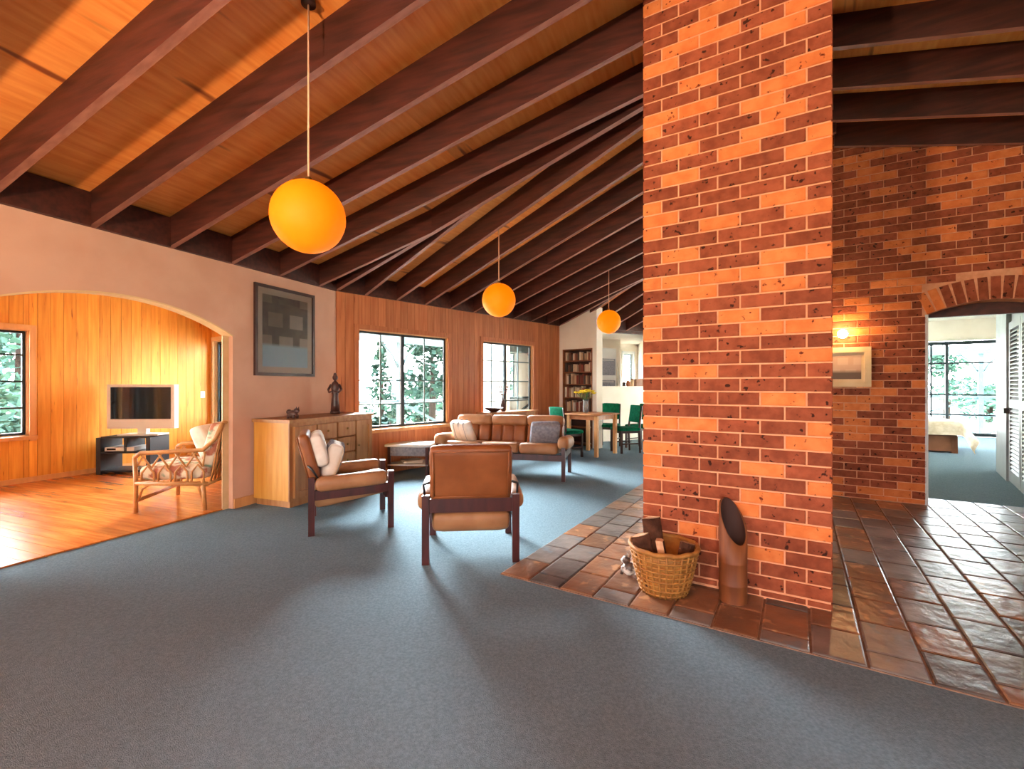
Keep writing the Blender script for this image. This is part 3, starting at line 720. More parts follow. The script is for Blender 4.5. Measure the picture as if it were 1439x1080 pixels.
# hip rafters
def hip(P, na, nb, label_len):
    d = (na + nb).normalized(); sl_ = PITCH * d.dot(na); L = 0
    while L < 12:
        L += .02; Q = P + d * L
        if P is not None and (EAVE + sl_ * L) > zroof(Q) + .002: break
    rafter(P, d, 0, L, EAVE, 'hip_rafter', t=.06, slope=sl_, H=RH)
hip(C1, nA, nB, 0); hip(C2, nB, nD, 0)
# ------------------------------------------------------------------ lamps
def globe(px, py, dia_px, label, D=.41):
    y = F * D / dia_px; P = Vector(((px - CX) * y / F, y)); z = EYE + (CY - py) * y / F
    t = thing('pendant_lamp', label, 'lamp', P3(P, z), 0, 'orange globe pendants')
    m = MB(); m.sphere((0, 0, 0), D / 2, 32, 20); m.build('globe_shade', 'globe', t)
    zc = zroof(P) + RH - z - .002
    m = MB(); m.tube([(0, 0, D / 2 - .01), (0, 0, zc - .03)], .006, 6); m.build('cord', 'cord', t)
    m = MB(); m.lathe([(.04, zc - .035), (.04, zc - .01), (.02, zc)], 12); m.build('ceiling_cap', 'dark_wood', t)
    m = MB(); m.lathe([(.02, D / 2 - .012), (.02, D / 2 + .02), (.006, D / 2 + .03)], 10); m.build('collar', 'brass', t)
globe(433.5, 305, 99.5, 'orange globe pendant over the carpet beside the arch wall')
globe(701, 421.5, 47, 'orange globe pendant over the leather sofa')
globe(855.5, 452, 33, 'orange globe pendant over the dining table')
# fill lamps added out of view behind the camera, for warm light
def uplighter(label, P, watts):
    t = thing('floor_lamp', label, 'lamp', P3(P))
    m = MB(); m.lathe([(.14, 0), (.14, .02), (.03, .035)], 20); m.build('base', 'brass', t)
    m = MB(); m.tube([(0, 0, .03), (0, 0, 1.72)], .012, 8); m.build('pole', 'brass', t)
    m = MB(); m.lathe([(.02, 1.70), (.10, 1.74), (.19, 1.84), (.185, 1.84), (.095, 1.75), (.015, 1.715)], 24); m.build('bowl', 'brass', t)
    ld = bpy.data.lights.new('lamp_light', 'POINT'); ld.energy = watts; ld.color = (1.0, .66, .40); ld.shadow_soft_size = .08
    o = bpy.data.objects.new('lamp_light', ld); col.objects.link(o); o.parent = t; o.location = (0, 0, 1.86)
uplighter('brass uplighter floor lamp by the arch wall behind the photographer', UV(-2.4, -3.0), 60)
uplighter('brass uplighter floor lamp in the middle of the floor behind the photographer', UV(-1.3, -1.3), 190)
# wall lamp on the brick wall
sp = onray(WP, dV, 1183); sz = zat(sp, 470)
t = thing('wall_lamp', 'small glowing round lamp on the brick wall above the framed print', 'lamp', P3(sp - dU * .035, sz), heading(dU))
m = MB(); m.sphere((0, -.06, 0), .05, 16, 10); m.build('bulb', 'bulb', t)
m = MB(); m.tube([(0, .03, -.01), (0, -.015, -.01)], [.035, .03], 12); m.build('wall_plate', 'brass', t)
# ------------------------------------------------------------------ pictures
def picture_print(name, dark, pale, low, scale=4.0, split=0.0):
    m = bpy.data.materials.new(name); m.use_nodes = True; MATS[name] = m; N, L = m.node_tree.nodes, m.node_tree.links
    b = N['Principled BSDF']; b.inputs['Roughness'].default_value = .8
    t = N.new('ShaderNodeTexCoord'); v = N.new('ShaderNodeTexBrick'); v.inputs['Scale'].default_value = scale
    mp = N.new('ShaderNodeMapping'); mp.inputs['Rotation'].default_value = (math.pi / 2, 0, 0); L.new(t.outputs['Object'], mp.inputs['Vector'])
    v.inputs['Color1'].default_value = hexc(pale); v.inputs['Color2'].default_value = hexc(dark); v.inputs['Mortar'].default_value = hexc(dark)
    v.inputs['Mortar Size'].default_value = .08; v.inputs['Brick Width'].default_value = .45; v.inputs['Row Height'].default_value = .4
    L.new(mp.outputs[0], v.inputs['Vector'])
    n = N.new('ShaderNodeTexNoise'); n.inputs['Scale'].default_value = 9; L.new(t.outputs['Object'], n.inputs['Vector'])
    x = N.new('ShaderNodeMix'); x.data_type = 'RGBA'; x.inputs['Factor'].default_value = .35
    L.new(v.outputs['Color'], x.inputs[6]); r = N.new('ShaderNodeValToRGB'); r.color_ramp.elements[0].color = hexc(dark); r.color_ramp.elements[1].color = hexc(pale)
    L.new(n.outputs['Fac'], r.inputs[0]); L.new(r.outputs[0], x.inputs[7])
    sp_ = N.new('ShaderNodeSeparateXYZ'); L.new(t.outputs['Object'], sp_.inputs[0])
    ma = N.new('ShaderNodeMapRange'); ma.inputs['From Min'].default_value = split - .02; ma.inputs['From Max'].default_value = split + .02; L.new(sp_.outputs['Z'], ma.inputs['Value'])
    y = N.new('ShaderNodeMix'); y.data_type = 'RGBA'; L.new(ma.outputs[0], y.inputs['Factor']); y.inputs[6].default_value = hexc(low); L.new(x.outputs[2], y.inputs[7])
    L.new(y.outputs[2], b.inputs['Base Color'])
picture_print('print_village', '#33261f', '#b8aa9a', '#9fb9c4', 1.5, -.16)
picture_print('print_landscape', '#c29a80', '#d0ac92', '#6a5648', 3.0, -.05)
def picture(name, label, P, d, side, w, h, zc, fw, mount, fm, pm, t=.03, glass=True):
    n = nrm(d) * side
    o = thing(name, label, 'picture', P3(P, zc), heading(-n))      # local -Y looks into the room
    for nm, x0, x1, z0, z1 in (('frame_rail', -w/2, w/2, h/2 - fw, h/2), ('frame_rail', -w/2, w/2, -h/2, -h/2 + fw), ('frame_stile', -w/2, -w/2 + fw, -h/2 + fw, h/2 - fw), ('frame_stile', w/2 - fw, w/2, -h/2 + fw, h/2 - fw)):
        m = MB(); m.box(x0, x1, -t, -.002, z0, z1); m.build(nm, fm, o)
    m = MB(); m.box(-w/2 + fw, w/2 - fw, -.012, -.003, -h/2 + fw, h/2 - fw); m.build('mount', 'picture_mount' if mount[1] == 0 else 'frame_cream', o)
    mw = mount[0]
    m = MB(); m.box(-w/2 + fw + mw, w/2 - fw - mw, -.014, -.012, -h/2 + fw + mw, h/2 - fw - mw); m.build('print', pm, o)
    if glass: m = MB(); m.box(-w/2 + fw, w/2 - fw, -.020, -.018, -h/2 + fw, h/2 - fw); m.build('glass', 'picture_glass', o)
    return o
s0, s1 = AS(356), AS(440)
picture('framed_picture', 'large dark framed print under glass on the white arch wall', C1 + dA * ((s0 + s1) / 2), dA, 1, s1 - s0, 1.03, (2.45 + 1.40) / 2, .035, (.07, 0), 'dark_wood', 'print_village')
pl, pr = onray(WP, dV, 1224).dot(dV), .02
picture('framed_print', 'small cream framed landscape print on the brick wall', UV(WU - .004, (pl + pr) / 2), dV, 1, pl - pr, .455, 1.51, .06, (.03, 1), 'frame_cream', 'print_landscape', glass=False)

# ------------------------------------------------------------------ sideboard
Pf = ground(408, 715); fa = (Pf - C1).dot(nA); sL0 = (Pf - C1).dot(dA); CL = son(Pf, dA, 524)
sb_ = thing('sideboard', 'oak sideboard with panelled doors standing against the white wall', 'sideboard', P3(Pf + dA * (CL / 2) - nA * (fa / 2 - .01)), heading(-nA))
# local: +Y to the wall, -Y front; X: the left end (towards camera) is ... determined by heading
hw, hd, hh = CL / 2, fa / 2 - .02, .935
def sbx(nm, x0, x1, y0, y1, z0, z1, mt='oak', par=None): m = MB(); m.box(x0, x1, y0, y1, z0, z1); return m.build(nm, mt, par or sb_)
sbx('plinth', -hw + .03, hw - .03, -hd + .03, hd - .02, 0, .07); sbx('carcass', -hw + .01, hw - .01, -hd + .02, hd, .07, hh - .035, 'oak_end')
sbx('top', -hw - .015, hw + .015, -hd - .015, hd, hh - .035, hh)
sbx('face_frame', -hw, hw, -hd + .005, -hd + .02, .07, hh - .035); 
nd = 4; dw = (2 * hw - .06) / nd
for i in range(nd):
    x0 = -hw + .03 + i * dw + .012; x1 = x0 + dw - .024
    if i in (1, 2):
        zt = hh - .075
        for j in range(4):
            z1_ = zt - j * .19; z0_ = z1_ - .17
            d_ = sbx('drawer', x0, x1, -hd - .03, -hd + .005, z0_, z1_)
            m = MB(); m.sphere(((x0 + x1) / 2, -hd - .042, (z0_ + z1_) / 2), .014, 10, 6); m.build('knob', 'brass', d_)
    else:
        d_ = sbx('door', x0, x1, -hd - .008, -hd + .005, .1, hh - .075)
        for a, b, p, q_ in ((x0, x0 + .055, .1, hh - .075), (x1 - .055, x1, .1, hh - .075), (x0 + .055, x1 - .055, hh - .14, hh - .075), (x0 + .055, x1 - .055, .1, .165)):
            sbx('door_frame', a, b, -hd - .032, -hd - .008, p, q_, 'oak', d_)
        m = MB(); m.sphere(((x1 - .03) if i == 0 else (x0 + .03), -hd - .045, .55), .014, 10, 6); m.build('knob', 'brass', d_)
# statue and small ornament on it
pst = line_x(C1 + nA * .22, dA, Vector((0, 0)), Vector(((471 - CX) / F, 1)))
t = thing('statuette', 'slim dark bronze statuette of a standing figure on the sideboard', 'statue', P3(pst, hh))
m = MB(); m.lathe([(.06, 0), (.06, .03), (.05, .035)], 14); m.build('base', 'bronze', t)
m = MB(); m.lathe([(.055, .035), (.05, .12), (.04, .22), (.046, .30), (.055, .36), (.035, .40), (.016, .42), (.016, .43)], 14)
m.sphere((0, 0, .465), .034, 12, 8, (1, 1, 1.25)); m.sphere((0, .0, .505), .022, 10, 6)
for sx in (-1, 1): m.tube([(sx * .05, 0, .375), (sx * .085, -.01, .31), (sx * .06, -.045, .275), (sx * .01, -.06, .29)], [.017, .015, .013, .012], 8)
m.build('figure', 'bronze', t)
pst = line_x(C1 + nA * .38, dA, Vector((0, 0)), Vector(((411 - CX) / F, 1)))
t = thing('ornament', 'small dark carved animal ornament at the near end of the sideboard', 'ornament', P3(pst, hh), heading(dA))
m = MB(); m.sphere((0, 0, .045), .045, 12, 8, (1.5, .9, 1)); m.sphere((.06, 0, .085), .03, 10, 8, (1.2, .9, 1)); m.sphere((-.05, 0, .07), .03, 10, 8)
m.tube([(.07, .012, .105), (.075, .018, .13)], [.01, .003], 6); m.tube([(.07, -.012, .105), (.075, -.018, .13)], [.01, .003], 6)
for sx in (-.04, .045):
    for sy in (-.025, .025): m.tube([(sx, sy, .04), (sx, sy, 0)], .014, 8)
m.build('body', 'bronze', t)

# ------------------------------------------------------------------ lounge chairs
def lounge_chair(label, P, d, group=None, pad='leather_pale'):
    t = thing('lounge_chair', label, 'armchair', P3(P), heading(d), group)
    W, D = .33, .335; lg = .052
    for sx in (-1, 1):
        for sy, h in ((1, .52), (-1, .50)):
            m = MB(); m.box(sx * W - lg / 2, sx * W + lg / 2, sy * D - lg / 2, sy * D + lg / 2, 0, h); m.build('leg', 'chair_wood', t)
        m = MB(); m.beam((sx * W, -D + lg / 2, .345), (sx * W, D - lg / 2, .375), .035, .085); m.build('side_rail', 'chair_wood', t)
        m = MB(); pts = [(sx * (W + .035), -D + .03, .46), (sx * (W + .04), -.12, .475), (sx * (W + .04), .15, .485), (sx * (W + .03), D - .03, .50)]
        R = Matrix.Rotation(math.radians(3), 4, 'X'); m.soft((sx * (W + .012), -.0, .455), (.115, 2 * D - .06, .135), .055, 6, R); m.build('arm_cushion', 'leather_pale', t)
    m = MB(); m.box(-W + lg / 2, W - lg / 2, -D - .017, -D + .017, .375, .475); m.build('back_rail', 'chair_wood', t)
    m = MB(); m.box(-W + lg / 2, W - lg / 2, D - .05, D - .02, .27, .35); m.build('front_rail', 'chair_wood', t)
    R = Matrix.Rotation(math.radians(9), 4, 'X')
    m = MB(); m.soft((0, .0, .335), (.59, .66, .16), .06, 8, R, sag=0); m.build('seat_cushion', 'leather_pale', t)
    R = Matrix.Rotation(math.radians(15), 4, 'X')
    b = MB(); b.soft((0, -D - .02, .665), (.60, .10, .43), .045, 8, R); back = b.build('backrest', 'leather_tan', t)
    m = MB(); y0 = -D - .075
    for (a, b_) in (((-.27, .50), (-.27, .85)), ((.27, .50), (.27, .85)), ((-.27, .85), (.27, .85)), ((-.27, .50), (.27, .50))):
        f = lambda p: Vector((p[0], -D - .02, .665)) + R @ Vector((0, -.052, p[1] - .665))
        pa, pb = f(a), f(b_); pa.x, pb.x = a[0], b_[0]; m.tube([pa, pb], .006, 6)
    m.build('piping', 'leather_tan', back)
    R2 = Matrix.Rotation(math.radians(15), 4, 'X'); m = MB(); m.soft((0, -D + .06, .72), (.56, .12, .30), .055, 6, R2); m.build('head_pad', pad, t)
    for sx in (-1, 1):
        m = MB(); m.tube([(sx * .30, -D - .03, .60), (sx * .345, -D - .0, .58), (sx * .345, -D + .05, .50)], .009, 6); m.build('strap', 'black', t)
    return t
g1, g2, g3 = ground(440, 752), ground(547, 740), ground(534, 718)
f1 = (g2 - g1).normalized(); w1 = -nrm(f1)
lounge_chair('tan leather lounge chair seen side on, near the oak sideboard', (g1 + g2) / 2 + w1 * .33, f1, 'leather lounge chairs', 'cushion_white')
h1, h2, h3, h4 = ground(599, 794), ground(723, 786), ground(609, 752), ground(713, 746)
f2 = ((h3 + h4) / 2 - (h1 + h2) / 2).normalized()
lounge_chair('tan leather lounge chair with its back turned, facing the sofa', (h1 + h2 + h3 + h4) / 4, f2, 'leather lounge chairs')
def cushion(name, label, loc, rot, size, mt, stripes=None, r=.05):
    t = thing(name, label, 'cushion', loc); t.rotation_euler = rot
    m = MB(); m.soft((0, 0, 0), size, r, 7, puff=.02); b = m.build('cover', mt, t)
    if stripes:
        for i in range(stripes):
            x = -size[0] / 2 + size[0] * (i + 1) / (stripes + 1)
            m = MB(); m.soft((x, 0, 0), (.012, size[1] + .002, size[2] + .004), .006, 4, puff=.02); m.build('stripe', 'cushion_grey', t)
    return t
c1 = (g1 + g2) / 2 + w1 * .33
cushion('striped_cushion', 'pale striped cushion leaning in the side-on lounge chair', P3(c1 - f1 * .17, .60), (math.radians(70), 0, heading(f1)), (.42, .34, .13), 'cushion_white', 4)
# ------------------------------------------------------------------ sofa
SR = ground(794, 677); rx = Vector((math.cos(math.radians(14)), -math.sin(math.radians(14)))); by = Vector((-rx.y, rx.x)); by = by if by.y > 0 else -by
SW, SD = 1.86, .74
sc_ = SR - rx * (SW / 2) + by * (SD / 2)
sofa = thing('sofa', 'long tan leather sofa on dark wooden legs facing the lounge chairs', 'sofa', P3(sc_), heading(-by))
# local +Y is the front
for sx in (-1, 1):
    for sy in (-1, 1):
        m = MB(); m.box(sx * (SW/2 - .025) - .025, sx * (SW/2 - .025) + .025, sy * (SD/2 - .025) - .025, sy * (SD/2 - .025) + .025, 0, .46 if sy > 0 else .5); m.build('leg', 'chair_wood', sofa)
    m = MB(); m.box(sx * (SW/2 - .025) - .018, sx * (SW/2 - .025) + .018, -SD/2 + .05, SD/2 - .05, .30, .39); m.build('side_rail', 'chair_wood', sofa)
    m = MB(); m.soft((sx * (SW/2 - .03), .02, .49), (.17, SD - .02, .19), .08, 6, Matrix.Rotation(math.radians(4), 4, 'X')); m.build('arm_cushion', 'leather_pale', sofa)
for sy in (-1, 1): m = MB(); m.box(-SW/2 + .05, SW/2 - .05, sy * (SD/2 - .025) - .015, sy * (SD/2 - .025) + .015, .27, .35); m.build('rail', 'chair_wood', sofa)
for i in range(3):
    x = (-1 + i) * (SW - .2) / 3
    m = MB(); m.soft((x, .02, .40), ((SW - .2) / 3, SD - .06, .15), .055, 6, Matrix.Rotation(math.radians(5), 4, 'X')); m.build('seat_cushion', 'leather_pale', sofa)
    m = MB(); Rb = Matrix.Rotation(math.radians(14), 4, 'X'); m.soft((x, -SD/2 + .10, .60), ((SW - .2) / 3, .12, .36), .05, 6, Rb)
    for j in range(3): m.soft((x + (-1 + j) * .18, -SD/2 + .155, .57), (.17, .08, .27), .035, 4, Rb)
    m.build('back_cushion', 'leather_tan', sofa)
    m = MB(); m.soft((x, -SD/2 + .075, .76), ((SW - .2) / 3 + .02, .20, .17), .075, 6, Rb); m.build('head_roll', 'leather_pale', sofa)
def on_sofa(x, y, z): return P3(sc_ - rx * x * 1.0 - by * y, z)       # x: towards the left end of the picture
cushion('grey_cushion', 'blue grey cushion propped in the right corner of the leather sofa', on_sofa(-SW/2 + .33, .06, .60), (math.radians(60), math.radians(0), heading(-by) + .35), (.42, .40, .14), 'cushion_grey')
cushion('striped_cushion', 'pale striped cushion in the left corner of the leather sofa', on_sofa(SW/2 - .30, .06, .61), (math.radians(62), 0, heading(-by) - .3), (.36, .36, .13), 'cushion_white', 3)
# ------------------------------------------------------------------ low table by the window
tp = ground(573, 668) + Vector((0, .28))
ct = thing('coffee_table', 'low white topped coffee table between the lounge chairs and the window', 'table', P3(tp), math.radians(-4))
for sx in (-1, 1):
    for sy in (-1, 1): m = MB(); m.box(sx * .28 - .02, sx * .28 + .02, sy * .20 - .02, sy * .20 + .02, 0, .40); m.build('leg', 'chair_wood', ct)
m = MB(); m.soft((0, 0, .42), (.68, .50, .05), .02, 3); m.build('table_top', 'white_paint', ct)
m = MB(); m.box(-.29, .29, -.21, .21, .27, .394); m.build('apron', 'cushion_grey', ct)
m = MB(); m.box(-.30, .30, -.22, .22, .13, .15); m.build('lower_shelf', 'white_paint', ct)
for i, (z0, th) in enumerate(((.15, .022), (.172, .016))):
    m = MB(); m.box(-.14, .14, -.11, .11, 0, th); o = m.build('magazine', 'book_4' if i == 0 else 'book_0'); o.location = P3(tp, z0 + .0005); o.rotation_euler = (0, 0, .4 + .3 * i)
    tag(o, ['white magazine lying on the lower shelf of the coffee table', 'cream magazine lying on top of the white magazine'][i], 'magazine')
# ------------------------------------------------------------------ console behind the sofa with bowl and twig vase
cp = onray(C1, dB, 672) ; 
kx = son(C1, dB, 668); ky = son(C1, dB, 722)
con = thing('console_table', 'narrow wooden console under the window behind the sofa', 'table', P3(C1 + dB * ((kx + ky) / 2) + nB * .34), heading(dB))
cl_ = ky - kx + .3
m = MB(); m.box(-.16, .16, -cl_/2, cl_/2, .80, .83); m.build('table_top', 'table_wood', con)
for sx in (-1, 1):
    for sy in (-1, 1): m = MB(); m.box(sx * .13 - .018, sx * .13 + .018, sy * (cl_/2 - .04) - .018, sy * (cl_/2 - .04) + .018, 0, .80); m.build('leg', 'table_wood', con)
m = MB(); m.box(-.13, .13, -cl_/2 + .05, cl_/2 - .05, .72, .80); m.build('apron', 'table_wood', con)
bp_ = C1 + dB * (kx + .12) + nB * .34
t = thing('bowl', 'shallow dark wooden bowl on the console under the window', 'bowl', P3(bp_, .83))
m = MB(); m.lathe([(.05, 0), (.07, .01), (.15, .05), (.17, .075), (.16, .075), (.14, .05), (.06, .02), (.001, .018)], 20); m.build('shell', 'dark_wood', t)
vp = C1 + dB * (kx + .38) + nB * .32
t = thing('twig_vase', 'slender vase of bare twigs on the console under the window', 'vase', P3(vp, .83))
m = MB(); m.lathe([(.04, 0), (.055, .05), (.05, .13), (.025, .19), (.03, .21), (.022, .205), (.01, .15)], 14); m.build('vase_body', 'bronze', t)
for i in range(7):
    a = i * .9; m = MB(); r = .10 + .05 * (i % 3)
    m.tube([(0, 0, .12), (r * .3 * math.cos(a), r * .3 * math.sin(a), .30), (r * math.cos(a), r * math.sin(a), .45 + .03 * (i % 4))], [.005, .004, .002], 5); 
    for k in range(4): z = .30 + .045 * k; q_ = .3 + .7 * (z - .3) / .18; m.sphere((r * q_ * math.cos(a), r * q_ * math.sin(a), z), .014, 6, 4)
    m.build('twig', 'bark', t)
# ------------------------------------------------------------------ dining set
TC = Vector((1.52, 8.78)); rz0 = math.atan2(nB.y, nB.x); e1, e2 = nB, dB
dt = thing('dining_table', 'light wooden dining table in front of the low kitchen wall', 'table', P3(TC), rz0)
m = MB(); m.soft((0, 0, .755), (.74, .80, .035), .015, 3); m.build('table_top', 'table_wood', dt)
m = MB(); m.box(-.30, .30, -.33, .33, .66, .738); m.build('apron', 'table_wood', dt)
for sx in (-1, 1):
    for sy in (-1, 1): m = MB(); m.box(sx * .30 - .03, sx * .30 + .03, sy * .33 - .03, sy * .33 + .03, 0, .738); m.build('leg', 'trim_pine', dt)
def dining_chair(label, P, rz):
    t = thing('dining_chair', label, 'chair', P3(P), rz, 'green dining chairs')
    for sx in (-1, 1):
        m = MB(); m.beam((sx * .19, .19, 0), (sx * .19, .19, .43), .035, .035, (0, 1, 0)); m.build('leg', 'dark_wood', t)
        m = MB(); m.tube([(sx * .19, -.21, 0), (sx * .19, -.19, .44), (sx * .185, -.25, .90)], [.019, .021, .016], 6); m.build('leg', 'dark_wood', t)
        m = MB(); m.beam((sx * .19, .17, .18), (sx * .19, -.18, .18), .018, .025); m.build('stretcher', 'dark_wood', t)
    m = MB(); m.box(-.19, .19, -.19, .20, .38, .43); m.build('seat_frame', 'dark_wood', t)
    m = MB(); m.soft((0, .005, .455), (.44, .43, .07), .03, 5); m.build('seat', 'green_cloth', t)
    m = MB(); m.soft((0, -.225, .74), (.37, .05, .34), .022, 5, Matrix.Rotation(math.radians(7), 4, 'X')); m.build('backrest', 'green_cloth', t)
    return t
for lb, P in (('green upholstered dining chair between the sofa and the dining table', Vector((1.0, 8.42))),
              ('green upholstered dining chair at the chimney side of the dining table', Vector((2.2, 8.99))),
              ('green upholstered dining chair behind the table near the end of the bookcase wall', Vector((2.02, 9.72))),
              ('green upholstered dining chair set back against the low kitchen wall', Vector((2.64, 9.56)))):
    dining_chair(lb, P, heading((TC - P).normalized()))
t = thing('flower_vase', 'clear glass vase of yellow flowers on the dining table', 'vase', P3(line_x(TC, e1, Vector((0, 0)), Vector(((823 - CX) / F, 1))), .773))
m = MB(); m.lathe([(.045, 0), (.055, .02), (.06, .12), (.05, .2), (.065, .25), (.055, .245), (.045, .19), (.05, .1), (.04, .02)], 16); m.build('vase_body', 'vase_glass', t)
random.seed(5)
for i in range(16):
    a = i * 2.4; r = .05 + .14 * ((i % 5) / 4); x, y, z = r * math.cos(a), r * math.sin(a), .40 + .05 * random.random() - .25 * r
    m = MB(); m.tube([(0, 0, .05), (x * .3, y * .3, .26), (x, y, z)], .004, 5); f = m.build('stem', 'leaf_stem', t)
    m = MB(); m.sphere((x, y, z), .03, 8, 6, (1.1, 1.1, .7))
    for k in range(6): b = k * math.pi / 3; m.sphere((x + .032 * math.cos(b), y + .032 * math.sin(b), z + .005), .018, 6, 4, (1.2, 1.2, .5))
    m.build('blossom', 'flower', f)
# ------------------------------------------------------------------ kitchen pieces seen over the low wall
def kthing(name, label, cat, s, t_, z, sx, sy, parts):
    c = C2 + dD * s + nD * t_; o = thing(name, label, cat, P3(c, z), math.atan2(dD.y, dD.x))
    for nm, x0, x1, y0, y1, z0, z1, mt in parts: m = MB(); m.box(x0, x1, y0, y1, z0, z1); m.build(nm, mt, o)
    return o
# local x along the low wall, local -y towards the room
kthing('wall_oven_cabinet', 'tall white kitchen cabinet with two grey oven doors', 'cabinet', son(C2 - nD * 1.5, dD, 838), -1.35, 0, 0, 0,
       [('carcass', -.32, .32, -.28, .45, 0, 2.25, 'white_paint'), ('oven_door', -.27, .27, -.30, -.28, 1.55, 1.98, 'cushion_grey'), ('oven_door', -.27, .27, -.30, -.28, .98, 1.42, 'cushion_grey'),
        ('handle', -.2, .2, -.33, -.30, 1.93, 1.95, 'silver'), ('handle', -.2, .2, -.33, -.30, 1.37, 1.39, 'silver')])
kthing('kitchen_cupboard', 'white kitchen cupboard unit under the kitchen window', 'cabinet', 3.75, -2.66, 0, 0, 0,
       [('carcass', -.6, .6, -.28, .3, 0, .86, 'white_paint'), ('worktop', -.6, .6, -.3, .3, .86, .9, 'table_wood'), ('door', -.57, -.02, -.295, -.28, .1, .82, 'white_paint'), ('door', .02, .57, -.295, -.28, .1, .82, 'white_paint')])
items = [('storage_jar', 'brown storage jar', 2.02, .05, .14, 'fruit', 'jar'), ('storage_jar', 'pale storage jar', 2.14, .045, .18, 'frame_cream', 'jar'), ('recipe_box', 'dark wooden box', 2.32, .10, .17, 'bed_side', 'box'),
         ('storage_jar', 'dark storage jar', 1.90, .04, .10, 'dark_wood', 'jar'), ('recipe_box', 'pinkish box', 2.48, .05, .19, 'leather_pale', 'box')]
for nm, lb, s, r, h, mt, cat in items:
    c = C2 + dD * s - nD * .09; t = thing(nm, lb + ' standing on the ledge of the low kitchen wall', cat, P3(c, KH + .03), math.atan2(dD.y, dD.x))
    m = MB()
    if cat == 'jar':
        m.lathe([(r * .9, 0), (r, .01), (r, h * .75), (r * .7, h * .82)], 14); m.build('body', mt, t); m = MB(); m.lathe([(r * .75, h * .82), (r * .75, h * .95), (r * .3, h)], 12); m.build('lid', 'bed_side', t)
    else:
        m.box(-r, r, -.06, .06, 0, h * .8); m.build('body', mt, t); m = MB(); m.box(-r - .004, r + .004, -.064, .064, h * .8, h); m.build('lid', mt, t)

# ------------------------------------------------------------------ wood basket, bamboo vessel, figurine by the chimney
bk = thing('log_basket', 'round wicker basket filled with split firewood against the chimney', 'basket', (.955, 2.915, .016))
def brad(z): return .135 + .07 * (z / .28) ** .8
m = MB(); m.lathe([(.13, 0), (.137, .01)] + [(brad(z) - .006, z) for z in (.07, .14, .21, .28)] + [(brad(.28) - .02, .28), (brad(.14) - .02, .14), (.115, .02)], 28); body = m.build('basket_body', 'wicker', bk)
for i in range(28):
    a = i * 2 * math.pi / 28; m = MB(); m.tube([((brad(z)) * math.cos(a), (brad(z)) * math.sin(a), z) for z in (.0, .07, .14, .21, .28)], .0075, 5); m.build('stake', 'wicker', body)
for k in range(9):
    z = .02 + k * .03; m = MB(); m.tube([((brad(z) + (.005 if (j + k) % 2 else -.002)) * math.cos(j * math.pi / 28), (brad(z) + (.005 if (j + k) % 2 else -.002)) * math.sin(j * math.pi / 28), z) for j in range(57)], .006, 5); m.build('weaver', 'wicker', body)
m = MB(); m.tube([(brad(.28) * math.cos(j * math.pi / 16), brad(.28) * math.sin(j * math.pi / 16), .285 + .004 * math.sin(j * 2)) for j in range(33)], .014, 8); m.build('rim', 'wicker', bk)
def log(label, p, q_, r, k, bark=True):
    p, q_ = Vector(p), Vector(q_); o = thing('firewood_log', label, 'log', p + Vector((.955, 2.915, .016)), 0, 'split logs in the basket')
    d = q_ - p; n = 9; R = d.to_track_quat('Z', 'Y').to_matrix().to_4x4(); L = d.length
    prof = [(0, 0)] + [(r * math.cos(a), r * math.sin(a)) for a in [(-.9 + k * .3) + i * 2.0 / (n - 1) for i in range(n)]]
    m = MB(); b = [R @ Vector((x, y, 0)) for x, y in prof]; t_ = [R @ Vector((x, y, L)) for x, y in prof]; N_ = len(prof)
    m.add(b + t_, [tuple(range(N_ - 1, -1, -1)), tuple(range(N_, 2 * N_)), (0, 1, N_ + 1, N_), (N_ - 1, 0, N_, 2 * N_ - 1)]); m.build('split_wood', 'log_wood', o)
    m = MB(); bb = [R @ Vector((x * 1.04, y * 1.04, .004)) for x, y in prof[1:]]; tt = [R @ Vector((x * 1.04, y * 1.04, L - .004)) for x, y in prof[1:]]
    m.add(bb + tt, [(i, i + 1, n + i + 1, n + i) for i in range(n - 1)], True); m.build('bark', 'bark', o)
log('pale split log standing tallest at the back of the basket', (-.03, .03, .06), (-.07, .08, .44), .07, 3)
log('dark barked split log leaning right in the basket', (.05, .03, .06), (-.0, .09, .43), .085, -4)
log('short split log at the left rim of the basket', (-.08, -.03, .05), (-.16, -.0, .355), .065, 1)
log('split log with a bright end at the front of the basket', (-.02, -.07, .05), (-.07, -.06, .33), .05, 6)
log('split log lying low at the right of the basket', (.06, -.05, .05), (.13, -.01, .31), .06, 9)
bv = ground(1030, 846)
t = thing('bamboo_vessel', 'tall brown bamboo vessel with a slanting open mouth beside the firewood basket', 'vase', P3(bv, .016), math.radians(12))
R_, Nn = .078, 28; H0, H1 = .35, .60
def rim(a): return H0 + (H1 - H0) * (.5 + .5 * math.sin(a))
m = MB(); vsx = []; rows = [0, .10, .105, .11, .23, .235, .24]
for z in rows: rr_ = R_ * (1.03 if z in (.105, .235) else 1.0); vsx += [(rr_ * math.cos(a), rr_ * math.sin(a), z) for a in [i * 2 * math.pi / Nn for i in range(Nn)]]
vsx += [(R_ * math.cos(a), R_ * math.sin(a), rim(a)) for a in [i * 2 * math.pi / Nn for i in range(Nn)]]
vsx += [((R_ - .01) * math.cos(a), (R_ - .01) * math.sin(a), rim(a) - .002) for a in [i * 2 * math.pi / Nn for i in range(Nn)]]
fs = []
for i in range(len(rows) + 1):
    for k in range(Nn): a, b = i * Nn + k, i * Nn + (k + 1) % Nn; fs.append((a, b, b + Nn, a + Nn))
m.add(vsx, fs, True); m.build('wall', 'bamboo', t)
